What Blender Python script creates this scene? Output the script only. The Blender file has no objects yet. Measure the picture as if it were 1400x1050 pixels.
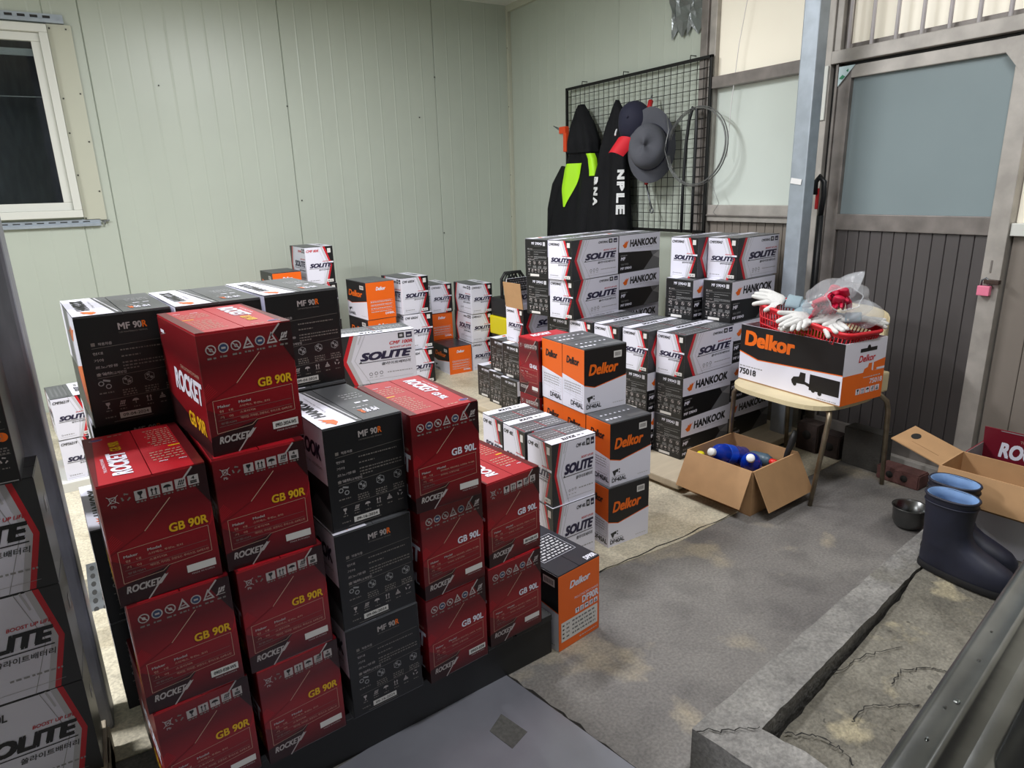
import bpy, bmesh, math, random
from mathutils import Vector, Matrix
from math import sin, cos, pi, radians, sqrt
rnd = random.Random(7)
SC = bpy.context.scene
COL = SC.collection

# ------------------------------------------------------------------ camera, light, exposure
CAM_H, FPX = 1.344, 924.2
cd = bpy.data.cameras.new('camera'); cam = bpy.data.objects.new('camera', cd); COL.objects.link(cam)
cd.sensor_fit = 'HORIZONTAL'; cd.sensor_width = 36.0; cd.lens = FPX * 36.0 / 1400.0; cd.clip_start = 0.02
yaw, pit, rol = radians(30.748), radians(16.162), radians(-1.697)
fw = Vector((sin(yaw)*cos(pit), cos(yaw)*cos(pit), -sin(pit)))
r0 = Vector((cos(yaw), -sin(yaw), 0)); u0 = r0.cross(fw)
rr = cos(rol)*r0 + sin(rol)*u0; uu = -sin(rol)*r0 + cos(rol)*u0
M = Matrix((rr, uu, -fw)).transposed().to_4x4(); M.translation = Vector((0, 0, CAM_H))
cam.matrix_world = M
SC.camera = cam
SC.view_settings.view_transform = 'Standard'; SC.view_settings.look = 'None'
SC.view_settings.exposure = 0.24; SC.view_settings.gamma = 1.0
SC.view_settings.use_curve_mapping = False
W = bpy.data.worlds.new('night'); SC.world = W; W.use_nodes = True
W.node_tree.nodes['Background'].inputs[0].default_value = (0.02, 0.025, 0.04, 1)
W.node_tree.nodes['Background'].inputs[1].default_value = 0.3
def area(name, loc, tgt, sx, sy, power, col):
    l = bpy.data.lights.new(name, 'AREA'); l.shape = 'RECTANGLE'; l.size = sx; l.size_y = sy
    l.energy = power; l.color = col
    o = bpy.data.objects.new(name, l); COL.objects.link(o); o.location = loc
    d = Vector(tgt) - Vector(loc); o.rotation_euler = d.to_track_quat('-Z', 'Y').to_euler()
    return o
area('ceiling_tube_light', (0.9, 3.1, 2.68), (0.91, 3.08, 0), 1.2, 0.16, 64, (0.98, 0.98, 1.0))
area('left_tube_light', (-2.4, 2.35, 2.64), (-2.2, 2.36, 0), 0.16, 1.5, 125, (0.98, 0.98, 1.0))
area('front_tube_light', (1.55, 0.75, 2.68), (1.55, 0.76, 0), 1.2, 0.16, 34, (0.98, 0.98, 1.0))

# ------------------------------------------------------------------ materials
def lin(c):
    c = c / 255.0
    return c / 12.92 if c <= 0.04045 else ((c + 0.055) / 1.055) ** 2.4
def L(rgb): return (lin(rgb[0]), lin(rgb[1]), lin(rgb[2]), 1.0)
MATS = {}
def mat(name, rgb, rough=0.5, metal=0.0, var=0.0, vscale=8.0, bump=0.0, bscale=40.0, spec=0.5, trans=0.0, alpha=1.0, rgb2=None, stretch=None):
    m = bpy.data.materials.new(name); m.use_nodes = True
    nt = m.node_tree; b = nt.nodes['Principled BSDF']
    b.inputs['Base Color'].default_value = L(rgb); b.inputs['Roughness'].default_value = rough
    b.inputs['Metallic'].default_value = metal
    b.inputs['Specular IOR Level'].default_value = spec
    b.inputs['Transmission Weight'].default_value = trans
    b.inputs['Alpha'].default_value = alpha
    if var or bump:
        tc = nt.nodes.new('ShaderNodeTexCoord'); mp = nt.nodes.new('ShaderNodeMapping')
        nt.links.new(tc.outputs['Object'], mp.inputs[0])
        if stretch: mp.inputs['Scale'].default_value = stretch
    if var:
        n = nt.nodes.new('ShaderNodeTexNoise'); n.inputs['Scale'].default_value = vscale; n.inputs['Detail'].default_value = 6
        nt.links.new(mp.outputs[0], n.inputs['Vector'])
        r = nt.nodes.new('ShaderNodeValToRGB'); c = L(rgb)
        c2 = L(rgb2) if rgb2 else tuple(x*(1-var) for x in c[:3]) + (1,)
        c1 = c if rgb2 else tuple(min(1, x*(1+var*0.4)) for x in c[:3]) + (1,)
        r.color_ramp.elements[0].position = 0.33; r.color_ramp.elements[1].position = 0.67
        r.color_ramp.elements[0].color = c2; r.color_ramp.elements[1].color = c1
        nt.links.new(n.outputs['Fac'], r.inputs[0]); nt.links.new(r.outputs[0], b.inputs['Base Color'])
    if bump:
        n2 = nt.nodes.new('ShaderNodeTexNoise'); n2.inputs['Scale'].default_value = bscale; n2.inputs['Detail'].default_value = 5
        nt.links.new(mp.outputs[0], n2.inputs['Vector'])
        bp = nt.nodes.new('ShaderNodeBump'); bp.inputs['Strength'].default_value = bump; bp.inputs['Distance'].default_value = 0.01
        nt.links.new(n2.outputs['Fac'], bp.inputs['Height']); nt.links.new(bp.outputs[0], b.inputs['Normal'])
    MATS[name] = m
    return m
def grad_mat(name, stops, rough):
    # a print that runs from colour to colour up the side of the carton
    m = bpy.data.materials.new(name); m.use_nodes = True; nt = m.node_tree; b = nt.nodes['Principled BSDF']
    b.inputs['Roughness'].default_value = rough
    tc = nt.nodes.new('ShaderNodeTexCoord'); s = nt.nodes.new('ShaderNodeSeparateXYZ'); nt.links.new(tc.outputs['Generated'], s.inputs[0])
    r = nt.nodes.new('ShaderNodeValToRGB'); nt.links.new(s.outputs[2], r.inputs[0])
    el = r.color_ramp.elements
    while len(el) < len(stops): el.new(0.5)
    for e, (p, c) in zip(el, stops): e.position = p; e.color = L(c)
    nt.links.new(r.outputs[0], b.inputs['Base Color']); MATS[name] = m

# carton inks and boards
mat('ink_white', (226, 226, 240), .45); mat('ink_grey', (150, 150, 152), .45); mat('ink_midgrey', (108, 109, 112), .45)
mat('ink_lightgrey', (190, 190, 196), .45)
mat('ink_black', (22, 22, 24), .38); mat('ink_charcoal', (44, 45, 47), .42); mat('ink_red', (196, 30, 42), .42)
mat('ink_dimtext', (118, 112, 108), .45)
mat('ink_maroon', (40, 10, 14), .35); mat('ink_darkred', (96, 14, 22), .35); mat('ink_yellow', (224, 176, 22), .42)
mat('ink_orange', (232, 106, 20), .42); mat('ink_silver', (176, 168, 168), .4); mat('ink_gold', (190, 160, 140), .4)
mat('ink_blue', (48, 62, 96), .4); mat('ink_purple', (84, 52, 120), .4); mat('ink_navy', (40, 36, 66), .42)
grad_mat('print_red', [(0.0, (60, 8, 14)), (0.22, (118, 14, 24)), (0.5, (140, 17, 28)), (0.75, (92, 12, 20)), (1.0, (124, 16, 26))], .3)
mat('red_top', (170, 17, 32), .42)
mat('carton_black', (24, 24, 26), .36); mat('carton_white', (222, 222, 236), .42); mat('carton_grey', (86, 88, 92), .34)
mat('carton_orange', (230, 100, 18), .42); mat('carton_darktop', (40, 42, 50), .34)
mat('sticker', (214, 212, 210), .5)
mat('kraft', (176, 138, 98), .75, var=.08, vscale=14); mat('kraft_in', (160, 124, 88), .8, var=.08, vscale=14)
mat('greyboard', (150, 148, 150), .7)
# building
mat('box_crimson', (112, 20, 38), .4)
mat('panel', (182, 190, 179), .36, var=.035, vscale=2.5, bump=.02, bscale=6)
mat('panel_trim', (186, 188, 172), .45); mat('pvc', (214, 216, 210), .4); mat('gasket', (30, 30, 30), .6)
mat('galv', (164, 174, 184), .45, metal=.35, var=.12, vscale=20); mat('galv_dark', (120, 124, 128), .45, metal=.8, var=.3, vscale=16)
mat('alu', (176, 171, 165), .45, metal=.2, var=.2, vscale=11); mat('alu_dark', (130, 124, 120), .45, metal=.2, var=.28, vscale=11)
mat('board_grey', (84, 80, 80), .5, metal=.1, var=.08, vscale=4); mat('board_brown', (132, 124, 116), .5, var=.08, vscale=4)
mat('frost_cream', (244, 239, 224), .35, var=.04, vscale=3, spec=.4); mat('frost_pale', (204, 214, 208), .3, var=.05, vscale=2, spec=.45)
mat('frost_blue', (136, 150, 154), .22, var=.06, vscale=1.6, spec=.45)
mat('night_glass', (200, 210, 215), .03, trans=1.0); mat('chrome_bar', (236, 232, 236), .25, metal=.1)
mat('steel_dark', (122, 124, 132), .45, metal=.15, var=.3, vscale=10, stretch=(3, 3, .7))
mat('screw', (60, 60, 58), .4, metal=.7)
mat('foil', (150, 155, 158), .3, metal=.8, bump=.4, bscale=25)
mat('ceil', (222, 224, 218), .5)
mat('crack', (30, 28, 26), .9)
mat('plywood', (190, 178, 156), .6, var=.1, vscale=5, stretch=(1, 6, 1)); mat('plastic_black', (26, 27, 28), .5)
mat('foam', (206, 206, 200), .8)
# others
mat('stainless', (122, 124, 124), .27, metal=.95, var=.3, vscale=9, bump=.02, bscale=60)
mat('rubber_navy', (27, 30, 48), .55, var=.35, vscale=12); mat('rubber_sole', (22, 22, 26), .7); mat('boot_lining', (106, 138, 182), .75, var=.12, vscale=20)
mat('brick_red', (98, 64, 60), .9, var=.3, vscale=14, bump=.5, bscale=60); mat('brick_dark', (58, 46, 42), .9, var=.3, vscale=14, bump=.5, bscale=60)
mat('block_grey', (66, 64, 60), .9, var=.25, vscale=9, bump=.5, bscale=60)
mat('chair_cream', (214, 200, 162), .5, var=.1, vscale=8); mat('chair_metal', (150, 138, 118), .38, metal=.8, var=.35, vscale=18)
mat('basket_red', (206, 30, 44), .4); mat('glove_white', (214, 214, 212), .85, bump=.3, bscale=120); mat('glove_red', (196, 16, 62), .5)
mat('glove_cuff', (140, 160, 170), .85); mat('yellow_cloth', (214, 196, 40), .7)
mat('bottle_blue', (16, 62, 190), .12, trans=.35, spec=.6); mat('cap_white', (236, 238, 238), .4); mat('label_blue', (30, 84, 210), .3)
mat('can_slate', (70, 90, 104), .4); mat('plastic_red', (214, 34, 24), .4); mat('plastic_yellow', (222, 206, 20), .45)
mat('cloth_black', (15, 16, 20), .8, bump=.35, bscale=26, spec=.25); mat('hivis', (176, 240, 30), .6); mat('cloth_navy', (24, 26, 48), .8); mat('cloth_red', (208, 22, 40), .7)
mat('cloth_grey', (78, 80, 88), .85, bump=.15, bscale=120); mat('print_white', (226, 228, 230), .6)
mat('wire_black', (20, 20, 20), .5, metal=.3); mat('hose_black', (22, 24, 28), .45); mat('wire_grey', (130, 132, 132), .4, metal=.6)
mat('tool_orange', (226, 74, 30), .45); mat('tool_red', (180, 30, 34), .45); mat('lock_pink', (238, 130, 160), .5); mat('brass_dark', (80, 66, 60), .5, metal=.6)
mat('film', (225, 230, 236), .12, alpha=.26, bump=.5, bscale=30, spec=.9)
mat('paper', (232, 232, 232), .7); mat('tape_print', (200, 222, 226), .4); mat('tape_green', (40, 140, 96), .5)

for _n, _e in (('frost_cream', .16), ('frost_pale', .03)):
    _b = MATS[_n].node_tree.nodes['Principled BSDF']; _b.inputs['Emission Color'].default_value = L((250, 240, 220)); _b.inputs['Emission Strength'].default_value = _e  # faint glow put into the panes in place of street light behind them
def concrete(name, c1, c2, c3, rough, s1, s2, bump, mott=.25):
    m = bpy.data.materials.new(name); m.use_nodes = True; nt = m.node_tree; b = nt.nodes['Principled BSDF']
    b.inputs['Roughness'].default_value = rough
    tc = nt.nodes.new('ShaderNodeTexCoord')
    def noise(sc, det, dist=0.0):
        n = nt.nodes.new('ShaderNodeTexNoise'); n.inputs['Scale'].default_value = sc; n.inputs['Detail'].default_value = det
        n.inputs['Distortion'].default_value = dist
        nt.links.new(tc.outputs['Object'], n.inputs['Vector']); return n
    def ramp(src, p0, c0, p1, c1_):
        r = nt.nodes.new('ShaderNodeValToRGB'); e = r.color_ramp.elements
        e[0].position = p0; e[0].color = c0; e[1].position = p1; e[1].color = c1_
        nt.links.new(src.outputs['Fac'], r.inputs[0]); return r
    a = ramp(noise(s1, 8), .35, L(c1), .65, L(c2))
    w = ramp(noise(s2, 14, .25), .575, (0, 0, 0, 1), .66, (1, 1, 1, 1)); w.color_ramp.elements[1].color = (.8, .8, .8, 1)
    dk = ramp(noise(s1*3.1, 12, .4), .36, (.72, .72, .73, 1), .52, (1, 1, 1, 1))
    pit = ramp(noise(38, 3, 0), .285, (.35, .35, .34, 1), .315, (1, 1, 1, 1))
    mx = nt.nodes.new('ShaderNodeMix'); mx.data_type = 'RGBA'
    nt.links.new(w.outputs[0], mx.inputs[0]); nt.links.new(a.outputs[0], mx.inputs[6]); mx.inputs[7].default_value = L(c3)
    f = ramp(noise(120, 9), .34, (.66, .66, .66, 1), .66, (1.14, 1.14, 1.14, 1))
    mu = nt.nodes.new('ShaderNodeMix'); mu.data_type = 'RGBA'; mu.blend_type = 'MULTIPLY'; mu.inputs[0].default_value = .8
    nt.links.new(mx.outputs[2], mu.inputs[6]); nt.links.new(f.outputs[0], mu.inputs[7])
    last = mu
    for q in (dk, pit):
        m2 = nt.nodes.new('ShaderNodeMix'); m2.data_type = 'RGBA'; m2.blend_type = 'MULTIPLY'; m2.inputs[0].default_value = .75 if q is dk else mott
        nt.links.new(last.outputs[2], m2.inputs[6]); nt.links.new(q.outputs[0], m2.inputs[7]); last = m2
    nt.links.new(last.outputs[2], b.inputs['Base Color'])
    bp = nt.nodes.new('ShaderNodeBump'); bp.inputs['Strength'].default_value = bump; bp.inputs['Distance'].default_value = .01
    nt.links.new(noise(55, 6).outputs['Fac'], bp.inputs['Height']); nt.links.new(bp.outputs[0], b.inputs['Normal'])
    MATS[name] = m; return m
concrete('conc_floor', (112, 109, 107), (132, 129, 125), (166, 156, 136), .6, 2.2, 3.2, .25)
concrete('conc_beige', (196, 188, 166), (212, 204, 182), (180, 170, 146), .5, 2.0, 3.0, .12)
mat('conc_plate', (158, 160, 172), .28, metal=.5, var=.16, vscale=4, bump=.015, bscale=12)
concrete('conc_patch', (92, 92, 90), (104, 104, 102), (96, 96, 94), .28, 5, 6, .05)
concrete('conc_curb', (124, 122, 119), (144, 142, 138), (112, 109, 101), .8, 5, 4, .6, .5)
concrete('conc_basin', (102, 98, 88), (132, 128, 117), (172, 162, 134), .8, 5, 7, .9, .8)

# ------------------------------------------------------------------ object helpers
def meshobj(name, me, parent=None):
    o = bpy.data.objects.new(name, me); COL.objects.link(o)
    if parent is not None: o.parent = parent
    return o
def empty(name, loc=(0, 0, 0), rz=0.0):
    o = bpy.data.objects.new(name, None); COL.objects.link(o); o.location = loc; o.rotation_euler = (0, 0, rz)
    o.empty_display_size = .05
    return o
def tag(o, label, cat, group=None):
    o['label'] = label; o['category'] = cat
    if group: o['group'] = group
    return o
def struct(o): o['kind'] = 'structure'; return o
class MB:
    """collects shapes into one mesh with several materials"""
    def __init__(s): s.v = []; s.f = []; s.m = []; s.mats = []; s.smooth = []
    def mi(s, m):
        if m not in s.mats: s.mats.append(m)
        return s.mats.index(m)
    def add(s, vs, fs, m, smooth=False, T=None):
        b = len(s.v); i = s.mi(m)
        for v in vs:
            v = Vector(v)
            if T is not None: v = T @ v
            s.v.append(v[:])
        for f in fs: s.f.append([b + k for k in f]); s.m.append(i); s.smooth.append(smooth)
    def box(s, p0, p1, m, T=None, bev=0.0):
        (x0, y0, z0), (x1, y1, z1) = p0, p1
        if bev > 0:
            bm = bmesh.new(); bmesh.ops.create_cube(bm, size=1)
            for v in bm.verts: v.co = Vector(((x0+x1)/2 + v.co.x*(x1-x0), (y0+y1)/2 + v.co.y*(y1-y0), (z0+z1)/2 + v.co.z*(z1-z0)))
            bmesh.ops.bevel(bm, geom=bm.edges[:], offset=bev, segments=2, profile=.6, affect='EDGES')
            bm.verts.index_update()
            s.add([v.co for v in bm.verts], [[v.index for v in f.verts] for f in bm.faces], m, False, T); bm.free(); return
        vs = [(x0, y0, z0), (x1, y0, z0), (x1, y1, z0), (x0, y1, z0), (x0, y0, z1), (x1, y0, z1), (x1, y1, z1), (x0, y1, z1)]
        s.add(vs, [(0, 3, 2, 1), (4, 5, 6, 7), (0, 1, 5, 4), (1, 2, 6, 5), (2, 3, 7, 6), (3, 0, 4, 7)], m, False, T)
    def prism(s, pts, z0, z1, m, T=None):
        n = len(pts); vs = [(x, y, z0) for x, y in pts] + [(x, y, z1) for x, y in pts]
        fs = [list(range(n))[::-1], list(range(n, 2*n))] + [(i, (i+1) % n, n+(i+1) % n, n+i) for i in range(n)]
        s.add(vs, fs, m, False, T)
    def tube(s, path, r, m, n=10, closed=False, T=None, cap=True):
        P = [Vector(p) for p in path]; k = len(P); vs = []; fs = []
        rs = r if isinstance(r, (list, tuple)) else [r]*k
        t0 = (P[1]-P[0]).normalized(); nrm = t0.orthogonal().normalized()
        for i in range(k):
            if closed: t = (P[(i+1) % k]-P[i-1]).normalized()
            else: t = (P[min(i+1, k-1)]-P[max(i-1, 0)]).normalized()
            nrm = (nrm - t*nrm.dot(t))
            nrm = nrm.normalized() if nrm.length > 1e-6 else t.orthogonal().normalized()
            bi = t.cross(nrm)
            for j in range(n):
                a = 2*pi*j/n; vs.append(P[i] + rs[i]*(cos(a)*nrm + sin(a)*bi))
        for i in range(k if closed else k-1):
            for j in range(n):
                a, b = i*n+j, i*n+(j+1) % n; c = ((i+1) % k)*n
                fs.append((a, b, c+(j+1) % n, c+j))
        if not closed and cap: fs.append(tuple(range(n))[::-1]); fs.append(tuple((k-1)*n+j for j in range(n)))
        s.add(vs, fs, m, True, T)
    def lathe(s, prof, m, n=24, T=None, sx=1.0, sy=1.0):
        vs = []; fs = []
        for r, z in prof:
            for j in range(n): a = 2*pi*j/n; vs.append((sx*r*cos(a), sy*r*sin(a), z))
        for i in range(len(prof)-1):
            for j in range(n): fs.append((i*n+j, i*n+(j+1) % n, (i+1)*n+(j+1) % n, (i+1)*n+j))
        if prof[0][0] > 1e-5: fs.append(tuple(range(n))[::-1])
        if prof[-1][0] > 1e-5: fs.append(tuple((len(prof)-1)*n+j for j in range(n)))
        s.add(vs, fs, m, True, T)
    def grid(s, rows, m, smooth=True, closed=False, T=None):
        n = len(rows[0]); vs = [p for r in rows for p in r]; fs = []
        for i in range(len(rows)-1):
            for j in range(n if closed else n-1):
                fs.append((i*n+j, i*n+(j+1) % n, (i+1)*n+(j+1) % n, (i+1)*n+j))
        s.add(vs, fs, m, smooth, T)
    def mesh(s, name):
        me = bpy.data.meshes.new(name); me.from_pydata(s.v, [], s.f)
        for m in s.mats: me.materials.append(MATS[m])
        me.polygons.foreach_set('material_index', s.m); me.polygons.foreach_set('use_smooth', s.smooth)
        me.update(); return me
    def obj(s, name, parent=None): return meshobj(name, s.mesh(name), parent)
def Tm(loc=(0, 0, 0), rz=0, rx=0, ry=0):
    return Matrix.Translation(Vector(loc)) @ Matrix.Rotation(rz, 4, 'Z') @ Matrix.Rotation(ry, 4, 'Y') @ Matrix.Rotation(rx, 4, 'X')
TXT = {}
def text_poly(s, bold=0.0, shear=0.0, res=3):
    k = (s, bold, shear, res)
    if k not in TXT:
        cu = bpy.data.curves.new('lettering', 'FONT'); cu.body = s; cu.resolution_u = res; cu.shear = shear
        ob = bpy.data.objects.new('lettering', cu); me = ob.to_mesh()
        vs = [(v.co.x, v.co.y) for v in me.vertices]; fs = [list(p.vertices) for p in me.polygons]
        ob.to_mesh_clear(); bpy.data.objects.remove(ob); bpy.data.curves.remove(cu)
        if not vs: vs = [(0, 0), (1, 0), (1, 1)]; fs = [(0, 1, 2)]
        if bold:        # heavier strokes: the outline laid down four times, slightly shifted
            n0 = len(vs); b0 = bold*1.25
            vs = [(a+dx*b0, c+dy*b0*.8) for dx, dy in ((-1, -1), (1, -1), (1, 1), (-1, 1)) for a, c in vs]; fs = [[q+n0*k for q in f] for k in range(4) for f in fs]
        x0 = min(v[0] for v in vs); x1 = max(v[0] for v in vs); y0 = min(v[1] for v in vs); y1 = max(v[1] for v in vs)
        TXT[k] = ([((a-x0)/(x1-x0), (b-y0)/(y1-y0)) for a, b in vs], fs)
    return TXT[k]

# ------------------------------------------------------------------ flat print on a plane
class Face:
    """one printed face: fractions of its width and height, layers 0.3 mm apart"""
    def __init__(s, mb, org, right, up, w, h):
        s.mb = mb; s.o = Vector(org); s.r = Vector(right); s.u = Vector(up); s.n = s.r.cross(s.u); s.w = w; s.h = h
    def P(s, x, y, ly): return s.o + s.r*(x*s.w) + s.u*(y*s.h) + s.n*(0.0003*(ly+1))
    def poly(s, pts, m, ly=0):
        s.mb.add([s.P(x, y, ly) for x, y in pts], [tuple(range(len(pts)))], m)
    def rect(s, x0, y0, x1, y1, m, ly=0): s.poly([(x0, y0), (x1, y0), (x1, y1), (x0, y1)], m, ly)
    def line(s, x0, y0, x1, y1, wd, m, ly=1):
        a = Vector((x0*s.w, y0*s.h)); b = Vector((x1*s.w, y1*s.h)); d = (b-a).normalized(); n = Vector((-d.y, d.x))*wd/2
        s.poly([((p.x)/s.w, (p.y)/s.h) for p in (a-n, b-n, b+n, a+n)], m, ly)
    def text(s, t, x0, y0, x1, y1, m, ly=2, bold=0.0, shear=0.0, rot=0, res=3):
        vs, fs = text_poly(t, bold, shear, res); out = []; W_, H_ = x1-x0, y1-y0
        n1 = len(vs)//4 if bold else len(vs)
        for i, (a, b) in enumerate(vs):
            if rot == 0: q = (x0+a*W_, y0+b*H_)
            elif rot == 90: q = (x1-b*W_, y0+a*H_)
            elif rot == 180: q = (x1-a*W_, y1-b*H_)
            else: q = (x0+b*W_, y1-a*H_)
            out.append(s.P(q[0], q[1], ly + .2*(i//n1)))
        s.mb.add(out, fs, m)
    def dash(s, x0, y, x1, hgt, m, seed=0, ly=1, dens=.8):
        g = random.Random(seed); x = x0; unit = hgt*s.h/s.w
        while x < x1 - unit*.6:
            l = min(unit*g.uniform(.9, 3.2), x1-x); s.rect(x, y, x+l*dens, y+hgt, m, ly); x += l + unit*.35
    def ring(s, cx, cy, r, m, ly=1, t=.2, n=18):
        # r as a fraction of the width
        k = s.w/s.h; vs = []; fs = []
        for j in range(n):
            a = 2*pi*j/n
            vs.append(s.P(cx+r*cos(a), cy+r*k*sin(a), ly)); vs.append(s.P(cx+r*(1-t)*cos(a), cy+r*(1-t)*k*sin(a), ly))
        for j in range(n):
            a, b = 2*j, 2*((j+1) % n); fs.append((a, b, b+1, a+1))
        s.mb.add(vs, fs, m)
    def disc(s, cx, cy, r, m, ly=1, n=16, sy=1.0):
        k = s.w/s.h; s.poly([(cx+r*cos(2*pi*j/n), cy+r*k*sy*sin(2*pi*j/n)) for j in range(n)], m, ly)
    def shape(s, pts, cx, cy, sz, m, ly=2):
        k = s.w/s.h; s.poly([(cx+(x-.5)*sz, cy+(y-.5)*sz*k) for x, y in pts], m, ly)
    def icon(s, kind, cx, cy, sz, m, ly=2):
        S = lambda p: s.shape(p, cx, cy, sz, m, ly)
        if kind == 'glass':
            S([(.25, .95), (.25, .7), (.45, .45), (.45, .2), (.28, .1), (.72, .1), (.55, .2), (.55, .45), (.75, .7), (.75, .95)])
        elif kind == 'arrows':
            for dx in (-.2, .2): S([(.45+dx, .12), (.55+dx, .12), (.55+dx, .62), (.66+dx, .62), (.5+dx, .92), (.34+dx, .62), (.45+dx, .62)])
            S([(.15, .05), (.85, .05), (.85, .1), (.15, .1)])
        elif kind == 'umbrella':
            S([(.5+.42*cos(a), .5+.34*sin(a)) for a in [pi*i/8 for i in range(9)]]); S([(.47, .1), (.53, .1), (.53, .5), (.47, .5)])
        elif kind == 'hook':
            for i in range(3):
                for j in range(2): x = .2+.22*i+.1*j; y = .3+.3*j; S([(x, y), (x+.16, y+.05), (x+.24, y+.3), (x+.08, y+.25)])
            S([(.1, .1), (.9, .1), (.9, .17), (.1, .17)])
        elif kind == 'stack':
            s.text('4', cx-.16*sz, cy+.08*sz*s.w/s.h, cx+.16*sz, cy+.46*sz*s.w/s.h, m, ly, .01, 0, 0, 1)
            S([(.15, .3), (.85, .3), (.85, .44), (.15, .44)]); S([(.15, .1), (.85, .1), (.85, .24), (.15, .24)])
        elif kind == 'pile':
            S([(.1, .1), (.9, .1), (.9, .25), (.1, .25)]); S([(.2, .32), (.8, .32), (.8, .47), (.2, .47)]); S([(.35, .54), (.65, .54), (.5, .95)])
        elif kind == 'recycle':
            for i in range(3):
                a = radians(90+120*i)
                p = [(.5+r*cos(a+d), .5+r*sin(a+d)) for r, d in ((.45, -.75), (.45, .1), (.52, .1), (.36, .45), (.22, .1), (.29, .1), (.29, -.75))]
                S(p)
        elif kind == 'bin':
            s.line(cx-.3*sz, cy+.25*sz*s.w/s.h, cx-.2*sz, cy-.3*sz*s.w/s.h, .0012, m, ly); s.line(cx+.3*sz, cy+.25*sz*s.w/s.h, cx+.2*sz, cy-.3*sz*s.w/s.h, .0012, m, ly)
            S([(.2, .74), (.8, .74), (.8, .82), (.2, .82)]); S([(.28, .18), (.72, .18), (.72, .24), (.28, .24)])
            for d in (-1, 1): s.line(cx-.5*sz, cy-d*.45*sz*s.w/s.h, cx+.5*sz, cy+d*.45*sz*s.w/s.h, .0012, m, ly)
            s.text('Pb', cx-.22*sz, cy-.85*sz*s.w/s.h, cx+.22*sz, cy-.55*sz*s.w/s.h, m, ly, 0.01)
        elif kind == 'battery':
            for i in range(7):
                x = .1+.7*((i*37 % 10)/10); y = .1+.7*((i*53 % 10)/10); S([(x, y), (x+.14, y+.04), (x+.1, y+.2), (x-.03, y+.14)])

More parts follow.
